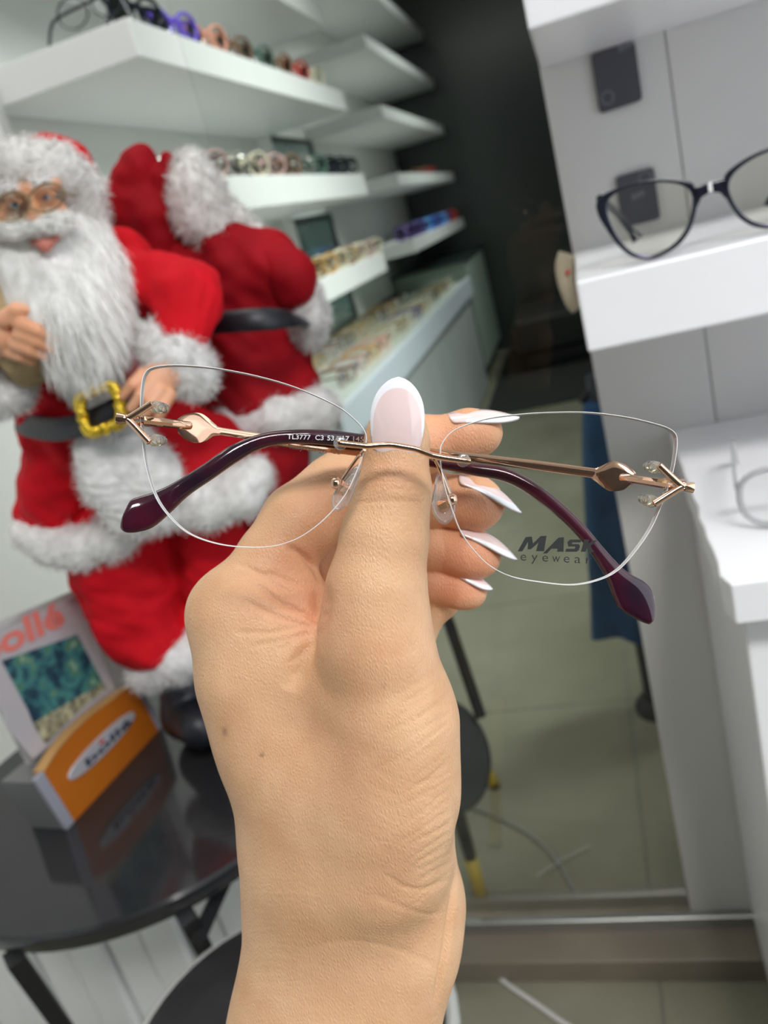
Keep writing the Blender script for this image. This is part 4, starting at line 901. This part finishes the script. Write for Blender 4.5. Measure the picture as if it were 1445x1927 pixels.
# lower creases on fingers
for p_ in [[(836, 880), (850, 930), (842, 985)], [(828, 1000), (838, 1040), (830, 1075)], [(700, 1390), (702, 1391), (705, 1392)]]: crease(p_, 4, .0002)
HP = HP+HN*disp[:, None]
blush = np.zeros(len(HP))
def spot(arr, x, y, rx, ry, v, d0=0, d1=9):
    arr += v*np.exp(-(((hx-x)/rx)**2+((hy-y)/ry)**2))*((HP[:, 2] > d0) & (HP[:, 2] < d1))
spot(blush, 900, 960, 90, 60, .85, .235); spot(blush, 890, 1050, 90, 50, .9, .235); spot(blush, 860, 1110, 80, 40, .95, .235); spot(blush, 850, 815, 110, 60, .75, .232)
spot(blush, 540, 1080, 90, 90, .5); spot(blush, 590, 1150, 60, 60, .5); spot(blush, 720, 890, 80, 40, .25); spot(blush, 650, 1400, 90, 160, .12); spot(blush, 740, 1220, 70, 60, .15); spot(blush, 640, 930, 120, 60, .35, .23)
mole = np.zeros(len(HP)); spot(mole, 423, 1377, 5, 8, .55); spot(mole, 493, 1420, 3.4, 3.4, .95); spot(mole, 722, 1292, 5, 4, .25)
hroot = empty('hand', cam2world(cc(640, 2600, .25)), "woman's left hand with long white-tipped nails pinching the rimless glasses", 'hand')
ho = finish('skin', cam2world(HP), HQ, M_SKIN, hroot, smooth=True)
for nm, ar in (('blush', blush), ('mole', mole)):
    a_ = ho.data.attributes.new(nm, 'FLOAT', 'POINT'); a_.data.foreach_set('value', np.clip(ar, 0, 1).astype(np.float32))
del HP, HQ, HN

def nail_mat():
    m = mat('painted_nail', (.86, .84, .88), .12, 0, **{'Coat Weight': .8, 'Coat Roughness': .05, 'Subsurface Weight': .1, 'Subsurface Scale': .002})
    nt = m.node_tree; b = nt.nodes['Principled BSDF']; at = node(m, 'ShaderNodeAttribute', attribute_name='tip')
    cr = node(m, 'ShaderNodeValToRGB'); e = cr.color_ramp.elements; e[0].position = .44; e[0].color = (.80, .62, .60, 1); e[1].position = .56; e[1].color = (.86, .85, .90, 1)
    nt.links.new(at.outputs['Fac'], cr.inputs[0]); nt.links.new(cr.outputs[0], b.inputs['Base Color']); return m
M_NAIL = nail_mat(); M_NAILBACK = noisy(mat('nail_underside', (.72, .55, .30), .4), (.66, .46, .22), (.80, .68, .45), 300)
def nail(base, tip, wpx, nrm, arch=.35, thick=.0007, bend=.12, label=None, frenchy=.62, widest=.45, under=True):
    """curved almond nail from base to tip (camera coords); nrm = outward direction"""
    base = np.asarray(base, float); tip = np.asarray(tip, float); T = tip-base; L = np.linalg.norm(T); T /= L
    n = np.array(nrm, float); n -= T*(n@T); n /= np.linalg.norm(n); S = np.cross(n, T)
    NU, NV = 40, 29; V = []; tipv = []
    hw = wpx/2
    for side in (0, 1):
        for i in range(NU):
            u = i/(NU-1)
            # half width along the length: rounded base, widest near the middle, almond tip
            if u < widest: w = (.80+.20*math.sin(u/widest*math.pi/2))*min(1, math.sqrt(max(0, 1-(1-min(1, u/.10))**2)) if u < .10 else 1)
            else:
                q = (u-widest)/(1-widest); w = max(0, 1-q**2.35)**.62
            w = max(w, .02)*hw
            for j in range(NV):
                v = j/(NV-1)*2-1; ang = v*1.15
                x = w*math.sin(ang)/math.sin(1.15); z = arch*hw*2*(math.cos(ang*w/hw)-1)*1.0
                c = base+T*(u*L)+S*x+n*(z+bend*L*math.sin(u*math.pi)*.5-side*thick)
                V.append(c)
                du = (u-.36)/.50; dv = v*w/hw/.83
                tipv.append(min(1, max(0, (math.sqrt(du*du+dv*dv)-1)*3+.5)) if u > .3 else (1.0 if abs(v) > .9 and u > .25 else .0))
    Fc = []; mi = []
    def vid(s, i, j): return s*NU*NV+i*NV+j
    for i in range(NU-1):
        for j in range(NV-1):
            Fc.append((vid(0, i, j), vid(0, i, j+1), vid(0, i+1, j+1), vid(0, i+1, j))); mi.append(0)
            Fc.append((vid(1, i, j), vid(1, i+1, j), vid(1, i+1, j+1), vid(1, i, j+1))); mi.append(1 if under else 0)
    for i in range(NU-1):
        Fc.append((vid(0, i, 0), vid(0, i+1, 0), vid(1, i+1, 0), vid(1, i, 0))); mi.append(0)
        Fc.append((vid(0, i, NV-1), vid(1, i, NV-1), vid(1, i+1, NV-1), vid(0, i+1, NV-1))); mi.append(0)
    for j in range(NV-1):
        Fc.append((vid(0, 0, j), vid(1, 0, j), vid(1, 0, j+1), vid(0, 0, j+1))); mi.append(0)
        Fc.append((vid(0, NU-1, j), vid(0, NU-1, j+1), vid(1, NU-1, j+1), vid(1, NU-1, j))); mi.append(0)
    o = finish('fingernail', cam2world(np.array(V)), Fc, [M_NAIL, M_NAILBACK], hroot, smooth=True, midx=mi)
    a = o.data.attributes.new('tip', 'FLOAT', 'POINT'); a.data.foreach_set('value', np.array(tipv, np.float32))
    if label: o['label'] = label
    return o
nail(cc(746, 858, .2085), cc(750, 709, .2065), .0137, (0, -.10, -1), .30, label='long almond thumbnail, pink with a white tip')
nail(cc(842, 778, .2405), cc(978, 784, .2400), .0125, (.05, -1, -.20), .40, bend=.16, label='white index nail, yellowish underneath its tip')
nail(cc(864, 892, .2490), cc(982, 964, .2485), .0122, (.44, -.88, -.13), .40, bend=.22)
nail(cc(866, 988, .2530), cc(974, 1052, .2525), .0115, (.44, -.88, -.13), .40, bend=.22)
nail(cc(866, 1072, .2570), cc(928, 1108, .2565), .0090, (.44, -.88, -.12), .40, bend=.20)

# ------------------------------------------------------------------ the rimless glasses in the hand

g = empty('rimless_eyeglasses', cam2world(cc(760, 850, .2)), 'rimless cat-eye glasses with rose gold bridge and plum tips, pinched by the hand', 'eyeglasses')
LZ = lambda P, ox, oy: [(x/2.779+ox, y/2.779+oy) for x, y in P]
LL = LZ([(200, 120), (250, 85), (380, 75), (580, 92), (800, 135), (1000, 195), (1200, 285), (1300, 360), (1350, 420), (1358, 470), (1335, 560), (1300, 650), (1250, 750), (1170, 850), (1080, 930), (980, 990), (850, 1025), (680, 1025), (540, 1000), (420, 950), (330, 870), (260, 770), (215, 640), (190, 500), (178, 330), (182, 200)], 200, 660)
RL = LZ([(25, 300), (35, 260), (80, 205), (160, 165), (280, 130), (435, 110), (600, 100), (800, 100), (1000, 125), (1150, 160), (1220, 185), (1255, 215), (1262, 260), (1255, 330), (1235, 430), (1190, 560), (1130, 700), (1050, 820), (960, 920), (860, 975), (720, 1003), (560, 990), (400, 960), (280, 900), (190, 810), (130, 720), (90, 620), (50, 500), (30, 400)], 820, 740)
def lens(outline, depth):
    loop = [cc(x, y, depth) for x, y in outline]; sp = spline(loop, 6, True); n = len(sp)
    m = MB(); c = np.mean(sp, 0)
    # slightly domed front, closed slab with its own edge strip
    rings = [1, .75, .5, .25]; V = []; th = .0023
    for s_, sg in ((0, 0), (1, 1)):
        for r in rings:
            for p in sp: q = c+(p-c)*r; V.append(q+np.array([0, 0, -.0003*(1-r*r)+sg*th]))
        V.append(c+np.array([0, 0, -.0003+sg*th]))
    Fc = []; b2 = 4*n+1
    for s_, b in ((0, 0), (1, b2)):
        for k in range(3):
            for i in range(n):
                q = (b+k*n+i, b+k*n+(i+1) % n, b+(k+1)*n+(i+1) % n, b+(k+1)*n+i); Fc.append(q if s_ else q[::-1])
        for i in range(n):
            q = (b+3*n+i, b+3*n+(i+1) % n, b+4*n); Fc.append(q if s_ else q[::-1])
    m.add(V, Fc); lo_ = m.cam().build('lens', M_LENS, g, smooth=True)
    e = MB(); V = []
    for dz in (0, th): V += [p+np.array([0, 0, dz]) for p in sp]
    e.add(V, [(i, (i+1) % n, n+(i+1) % n, n+i) for i in range(n)])
    e.tube([p for p in sp], .00010, 6, True); e.tube([p+np.array([0, 0, th]) for p in sp], .00007, 6, True)
    e.cam(); eo = finish('polished_edge', e.v, e.f, M_EDGE, lo_, origin=np.array(g['o']), smooth=True)
    return lo_
lens_l = lens(LL, .2000); lens_r = lens(RL, .2000)
# bridge
m = MB(); zz = lambda x, y: (x/3.36+580, y/3.36+680)
BR = [(186, 514), (250, 522), (330, 531), (380, 536), (440, 531), (520, 528), (600, 540), (680, 555), (740, 578), (800, 598), (900, 615), (1025, 632)]
BP = spline([cc(*zz(x, y), .1976-.0006*math.sin(i/11*math.pi)) for i, (x, y) in enumerate(BR)], 5)
m.tube([BP[0]+(BP[0]-BP[1])*.15]+BP+[BP[-1]+(BP[-1]-BP[-2])*.15], [.00035]+[.00066]+[.00076]*(len(BP)-2)+[.00066]+[.00035], 14); m.cam().build('bridge', M_ROSE, g, smooth=True)
for x, y in ((640, 834), (872, 866)):
    m = MB(); c = cc(x, y, .1986)
    for dz, r0, r1 in ((0, .0017, .0016), (.0008, .0016, .0012)):
        pass
    m.tube([c+np.array([0, 0, t]) for t in (-.0002, 0, .001, .0013)], [.0012, .0016, .0016, .0012], 24, up=(0, 1, 0)); m.cam().build('washer', M_SIL, g, smooth=True)
# nose pads
for arm, knob, pad in ((((686, 846, .1990), (672, 862, .2020), (644, 902, .2030)), (632, 909), ((677, 874), (628, 963), 15.5)),
                       (((812, 856, .1990), (826, 880, .2020), (847, 934, .2032)), (850, 940), ((829, 887), (838, 987), 20))):
    m = MB(); m.tube(spline([cc(*a) for a in arm], 6), .00042, 8); a_o = m.cam().build('pad_arm', M_ROSE, g, smooth=True)
    m = MB(); k0 = cc(knob[0], knob[1], .2022)
    m.tube([k0+np.array([-.0013, 0, 0]), k0+np.array([-.0010, 0, 0]), k0+np.array([-.0004, 0, .0]), k0+np.array([.0004, 0, 0]), k0+np.array([.0010, 0, 0]), k0+np.array([.0013, 0, 0])], [.0006, .0012, .0015, .0015, .0012, .0006], 14, up=(0, 0, 1.))
    sgn = 1 if knob[0] < 700 else -1
    k1 = k0+np.array([sgn*.0019, .0010, .0004]); m.tube([k1+np.array([-sgn*.0010, -.0006, 0]), k1, k1+np.array([sgn*.0012, .0006, .0003])], [.0012, .0013, .0011], 4, up=(.1, .2, 1))
    m.cam(); m.build('pad_screw', M_ROSE, g, smooth=True)
    (x0, y0), (x1, y1), hw = pad; A = cc(x0, y0, .2042); B = cc(x1, y1, .2046); T = B-A; L = np.linalg.norm(T); T /= L
    S = np.cross(T, [0, 0, 1.0]); S /= np.linalg.norm(S); w0 = R_ = hw*.204/F_PX
    out = []
    for i in range(40):
        a = i/40*2*math.pi; t = .5-.5*math.cos(a); w = w0*math.sin(a)*(1.0+.25*math.cos(a)*(-1)+.10*math.cos(3*a))
        out.append(A+T*t*L+S*w)
    m = MB(); c = (A+B)/2; n = len(out); V = []
    for r, dz in ((.86, -.0004), (1, .0), (1, .0007), (.8, .0012)): V += [c+(p-c)*r+np.array([0, 0, dz]) for p in out]
    Fc = [(k*n+i, k*n+(i+1) % n, (k+1)*n+(i+1) % n, (k+1)*n+i) for k in range(3) for i in range(n)]+[tuple(range(n))[::-1], tuple(3*n+i for i in range(n))]
    m.add(V, Fc); po = m.cam().build('nose_pad', M_SIL, g, smooth=True)
    m = MB()
    for r in (.86, .58, .30): m.tube([c+(p-c)*np.array([r, r, 1])+np.array([0, 0, -.0005]) for p in out], .00013, 6, True)
    m.cam(); finish('moulded_ring', m.v, m.f, M_SIL, po, origin=np.array(g['o']), smooth=True)
# arrow-shaped end pieces, their screw sleeves, and the temple stubs
def endpiece(tip_a, tip_b, junc, up, low, sl_u, sl_l, flip):
    m = MB(); D = .1975
    tc_ = (np.array(tip_a)+np.array(tip_b))/2; c0 = cc(*tc_, D+.0003); j = cc(*junc, D); hh_ = abs(tip_b[1]-tip_a[1])*.5*D/F_PX
    for e_ in (up, low):
        P = spline([c0*.35+j*.65+np.array([0, (-1 if e_ is up else 1)*.0004, 0]), j+np.array([0, (-1 if e_ is up else 1)*.0003, 0]), cc(*e_, D+.0003)], 7)
        n_ = len(P); m.tube(P+[P[-1]+(P[-1]-P[-2])*.3], [.00095]*3+[.00088]*(n_-3)+[.00055], 12)
    ax_ = j-c0; m.tube([c0-ax_*.06, c0, c0+ax_*.3, c0+ax_*.7, j+ax_*.1], 1, 14, flat=([hh_*.8, hh_, hh_*.9, hh_*.8, hh_*.45], [.0007, .0010, .0011, .0010, .0007]), up=(0, 0, 1.))
    m.cam().build('end_piece', M_ROSE, g, smooth=True, bevel=.0003)
    for (a, b) in (sl_u, sl_l):
        m = MB(); A = cc(*a, .1995); B = cc(*b, .2065); dd = B-A
        m.tube([A+dd*t for t in (0, .05, .22, .25, .30, .52, .56, .6, .85, 1)], [.0012, .0015, .0015, .0012, .0015, .0014, .0011, .0013, .0011, .0004], 16)
        m.cam().build('screw_sleeve', M_SILY, g, smooth=True)
endpiece((219, 776), (222, 799), (243, 789), (285, 760), (281, 832), ((290, 766), (315, 769)), ((288, 828), (310, 829)), 1)
endpiece((1305, 907), (1303, 928), (1280, 915), (1240, 876), (1231, 948), ((1236, 880), (1214, 876)), ((1228, 944), (1204, 937)), -1)
UPZ = (0, 0, 1.0)
def temple(hinge, rodend, top, bot, band, depths, tipc, tipw, tipd, txts):
    t_o = empty('temple', g['o']); t_o.parent = g; t_o.location = (0, 0, 0)
    # rectangular stub from the end piece to the hinge ball
    m = MB(); (hx_, hy_, hd, hw), (rx_, ry_, rd, rw) = hinge, rodend
    A = cc(hx_, hy_, hd); B = cc(rx_, ry_, rd); T = B-A
    m.tube([A+T*t for t in (0, .25, .5, .75, 1, 1.03, 1.05)], 1, 8, flat=([hw*hd/F_PX*.5*q for q in (1, .9, .85, .85, .8, .7, .3)], [.0012, .0012, .0011, .001, .0010, .0008, .0004]), up=UPZ)
    sgn = 1 if B[0] > A[0] else -1
    for dy in (-.0008, .0008): m.tube([A+np.array([-sgn*.0032, dy, -.0004]), A+np.array([-sgn*.001, dy, -.0002]), A+T*.15+np.array([0, dy, 0])], .00055, 8)
    h_o = m.cam().build('hinge', M_ROSE, t_o, smooth=True)
    # flat spear-shaped plate and the band that runs behind the thumb
    x_in, x_out = (334, 690) if rx_ < 700 else (1196, 806); d_out = .2300 if rx_ < 700 else .2268
    dl = lambda x: .2096+(x-x_in)/(x_out-x_in)*(d_out-.2096)
    T_ = spline([cc(a[0], a[1], dl(a[0])) for a in top], 5); B_ = spline([cc(a[0], a[1], dl(a[0])) for a in bot], 5); n = len(T_)
    m = MB(); V = []; L5 = (0, .18, .5, .82, 1); rise = (0, .00028, .00042, .00028, 0)
    for i in range(n):
        wd = np.linalg.norm(T_[i]-B_[i]); sc = min(1.6, wd/.0025)
        for t, z in zip(L5, rise): V.append(T_[i]*(1-t)+B_[i]*t+np.array([0, 0, -z*sc]))
        for t in (1, .5, 0): V.append(T_[i]*(1-t)+B_[i]*t+np.array([0, 0, .0008]))
    Fc = [(i*8+k, i*8+(k+1) % 8, (i+1)*8+(k+1) % 8, (i+1)*8+k) for i in range(n-1) for k in range(8)]+[tuple(range(8))[::-1], tuple((n-1)*8+k for k in range(8))]
    m.add(V, Fc); m.cam().build('metal_arm', M_ROSE, t_o, smooth=True)
    # plastic end
    tt, bb = tipc; n0 = len(tt); ds = np.interp(np.linspace(0, 1, n0), np.linspace(0, 1, len(tipd)), tipd)
    Tt = spline([cc(x, y, d) for (x, y), d in zip(tt, ds)], 5); Bb = spline([cc(x, y, d) for (x, y), d in zip(bb, ds)], 5); n = len(Tt); K = 24; m = MB(); V = []
    for i in range(n):
        c = (Tt[i]+Bb[i])/2; h_ = (Tt[i]-Bb[i])/2; e_ = min(1, (n-1-i)/5+.25); zt = .0019*math.sqrt(e_)
        for k in range(K):
            a = k/K*2*math.pi; ca, sa = math.cos(a), math.sin(a)
            V.append(c+h_*math.copysign(abs(sa)**.85, sa)+np.array([0, 0, zt*math.copysign(abs(ca)**.75, ca)]))
    m.add(V, [(i*K+k, i*K+(k+1) % K, (i+1)*K+(k+1) % K, (i+1)*K+k) for i in range(n-1) for k in range(K)]+[tuple(range(K))[::-1], tuple((n-1)*K+k for k in range(K))])
    return t_o, m.cam().build('temple_tip', M_PLUM, t_o, smooth=True)
# wearer's right temple (hinge at the left of the photo)
z1 = lambda x, y: (x/2.779+200, y/2.779+660); z3 = lambda x, y: (x/2.779+820, y/2.779+740)
topL = [z1(372, 358)+(.2096,), z1(400, 338)+(.2100,), z1(440, 327)+(.2102,), z1(482, 325)+(.2108,), z1(512, 336)+(.2112,), z1(545, 362)+(.212,), z1(575, 388)+(.213,), z1(605, 402)+(.214,), z1(790, 430)+(.219,), z1(1000, 462)+(.2245,), z1(1360, 500)+(.2300,)]
botL = [z1(376, 430)+(.2096,), z1(402, 455)+(.2100,), z1(440, 475)+(.2102,), z1(485, 481)+(.2108,), z1(518, 470)+(.2112,), z1(555, 448)+(.212,), z1(585, 443)+(.213,), z1(620, 443)+(.214,), z1(790, 472)+(.219,), z1(1000, 512)+(.2245,), z1(1360, 556)+(.2300,)]
tcL = ([z3(*p) for p in ((-160, 330), (-40, 340), (20, 350), (200, 368), (350, 387), (450, 428), (560, 495), (680, 595), (785, 700), (868, 800), (950, 890), (1010, 940), (1090, 985), (1130, 1035), (1143, 1100), (1142, 1160), (1136, 1185))],
       [z3(*p) for p in ((-160, 372), (-40, 385), (20, 395), (200, 432), (330, 455), (420, 490), (510, 548), (615, 628), (705, 710), (790, 808), (855, 905), (895, 975), (925, 1060), (960, 1125), (1030, 1172), (1085, 1200), (1115, 1208))])
tl, tipL = temple((268, 791, .2005, 20), (357, 801, .2085, 17), topL, botL, None, None, tcL, None, [.2325, .232, .2310, .2300, .2290, .2280, .2270, .226, .225, .224, .2235, .223, .2225, .222, .222], None)
topR = [z3(1045, 416)+(.2096,), z3(1020, 392)+(.2100,), z3(985, 370)+(.2102,), z3(935, 354)+(.2108,), z3(905, 360)+(.2112,), z3(870, 378)+(.212,), z3(845, 388)+(.213,), z3(812, 390)+(.214,), z3(560, 356)+(.2185,), z3(180, 312)+(.2235,), z3(-40, 286)+(.2268,)]
botR = [z3(1030, 478)+(.2096,), z3(1005, 492)+(.2100,), z3(972, 508)+(.2102,), z3(925, 513)+(.2108,), z3(890, 500)+(.2112,), z3(855, 474)+(.212,), z3(825, 452)+(.213,), z3(792, 438)+(.214,), z3(560, 408)+(.2185,), z3(180, 358)+(.2235,), z3(-40, 334)+(.2268,)]
tcR = ([z1(*p) for p in ((1560, 445), (1440, 436), (1350, 437), (1200, 419), (1050, 412), (900, 419), (780, 443), (650, 497), (500, 600), (350, 692), (250, 738), (175, 762), (130, 780), (104, 830), (86, 870))],
       [z1(*p) for p in ((1560, 510), (1440, 505), (1350, 505), (1200, 497), (1050, 488), (900, 493), (790, 522), (690, 578), (560, 668), (430, 758), (335, 848), (250, 920), (170, 948), (105, 951), (76, 930))])
tr, tipR = temple((1262, 912, .2005, 20), (1170, 898, .2085, 17), topR, botR, None, None, tcR, None, [.2268, .2255, .2230, .2205, .2185, .2175, .2165, .2155, .2145, .214, .2135, .213, .2125, .212, .212], None)
tipR['label'] = 'plum temple tip printed with white size numbers'
# lettering
def put_text(name, txt, x0, y0, x1, y1, hpx, depth, m_, parent, shear=0, offset=0, over=None, ox=None):
    V, Fc = text_mesh(txt, 1, shear, offset); wx = V[:, 0].max()-V[:, 0].min(); cap_h = .70
    L = math.hypot(x1-x0, y1-y0); ux, uy = (x1-x0)/L, (y1-y0)/L; out = []
    for v in V:
        a = (v[0]-V[:, 0].min())/wx*L; b = v[1]/cap_h*hpx; x = x0+ux*a+uy*b; y = y0+uy*a-ux*b
        out.append(cc(x, y, depth(x)))
    return finish(name, cam2world(np.array(out)), Fc, m_, parent, origin=np.array(g['o']))
dR = lambda x: float(np.interp(x, [481, 524, 578, 632, 686, 718, 761], [.2165, .2175, .2185, .2205, .2230, .2255, .2268]))-.0022
for t_, xa, xb, mm in (('TL3777', 946, 1068, M_WHITEINK), ('C3', 1092, 1136, M_WHITEINK), ('53', 1155, 1190, M_WHITEINK), ('\u25a117' if False else '17', 1235, 1270, M_WHITEINK), ('145', 1290, 1345, M_PALEINK)):
    s_ = .034; ya = 461+(xa-946)*s_; yb = 461+(xb-946)*s_
    put_text('size_print', t_, *z1(xa, ya), *z1(xb, yb), 9.0, dR, mm, tipR, offset=.012)
sq = MB(); c0 = [z1(1206, 448), z1(1224, 449), z1(1224, 468), z1(1206, 467)]
sq.tube([cc(x, y, dR(x)) for x, y in c0], .00009, 4, True); sq.cam(); finish('size_print', sq.v, sq.f, M_WHITEINK, tipR, origin=np.array(g['o']))
dL = lambda x: .2096+(x-334)/356*.0204-.00110
put_text('size_print', 'Italy design', *z1(960, 513), *z1(1150, 534), 8.0, dL, M_PALEINK, tl.children[1] if len(tl.children) > 1 else tl)
put_text('size_print', 'CE', *z1(1180, 538), *z1(1222, 543), 8.0, dL, M_PALEINK, tl.children[1] if len(tl.children) > 1 else tl)
mk = []
LT = [[(428, 827), (470, 752), (502, 750), (508, 786), (548, 747), (579, 745), (566, 826), (524, 826), (536, 782), (497, 816), (480, 816), (482, 778), (452, 827)],
      [(560, 838), (640, 756), (670, 753), (668, 829), (634, 829), (636, 813), (604, 813), (582, 838)],
      [(676, 829), (682, 813), (726, 813), (729, 802), (692, 802), (688, 778), (702, 765), (762, 765), (757, 780), (714, 780), (712, 789), (748, 789), (754, 800), (748, 820), (736, 829)],
      [(758, 829), (776, 765), (802, 765), (796, 787), (818, 771), (844, 769), (808, 799), (828, 831), (799, 831), (791, 808), (783, 829)]]
ms = MB()
for L_ in LT:
    b = len(ms.v); ms.v += [tuple(cc(*z3(x, y), .1994)) for x, y in L_]; ms.f.append(tuple(range(b, b+len(L_)))); ms.m.append(0)
ms.cam(); ink = finish('lens_print', ms.v, ms.f, M_INK, lens_r, origin=np.array(g['o'])); ink['label'] = 'slanted bold black lettering printed on the lens'
dd_ = lambda x: .1994
for i, (ch, xa, wd) in enumerate([('e', 442, 30), ('y', 499, 32), ('e', 556, 30), ('w', 608, 40), ('e', 668, 30), ('a', 724, 32), ('r', 784, 30)]):
    y_ = 874+(xa-442)*.047; put_text('lens_print', ch, *z3(xa, y_), *z3(xa+wd, y_+wd*.047), 17, dd_, M_INK, lens_r, offset=-.004)
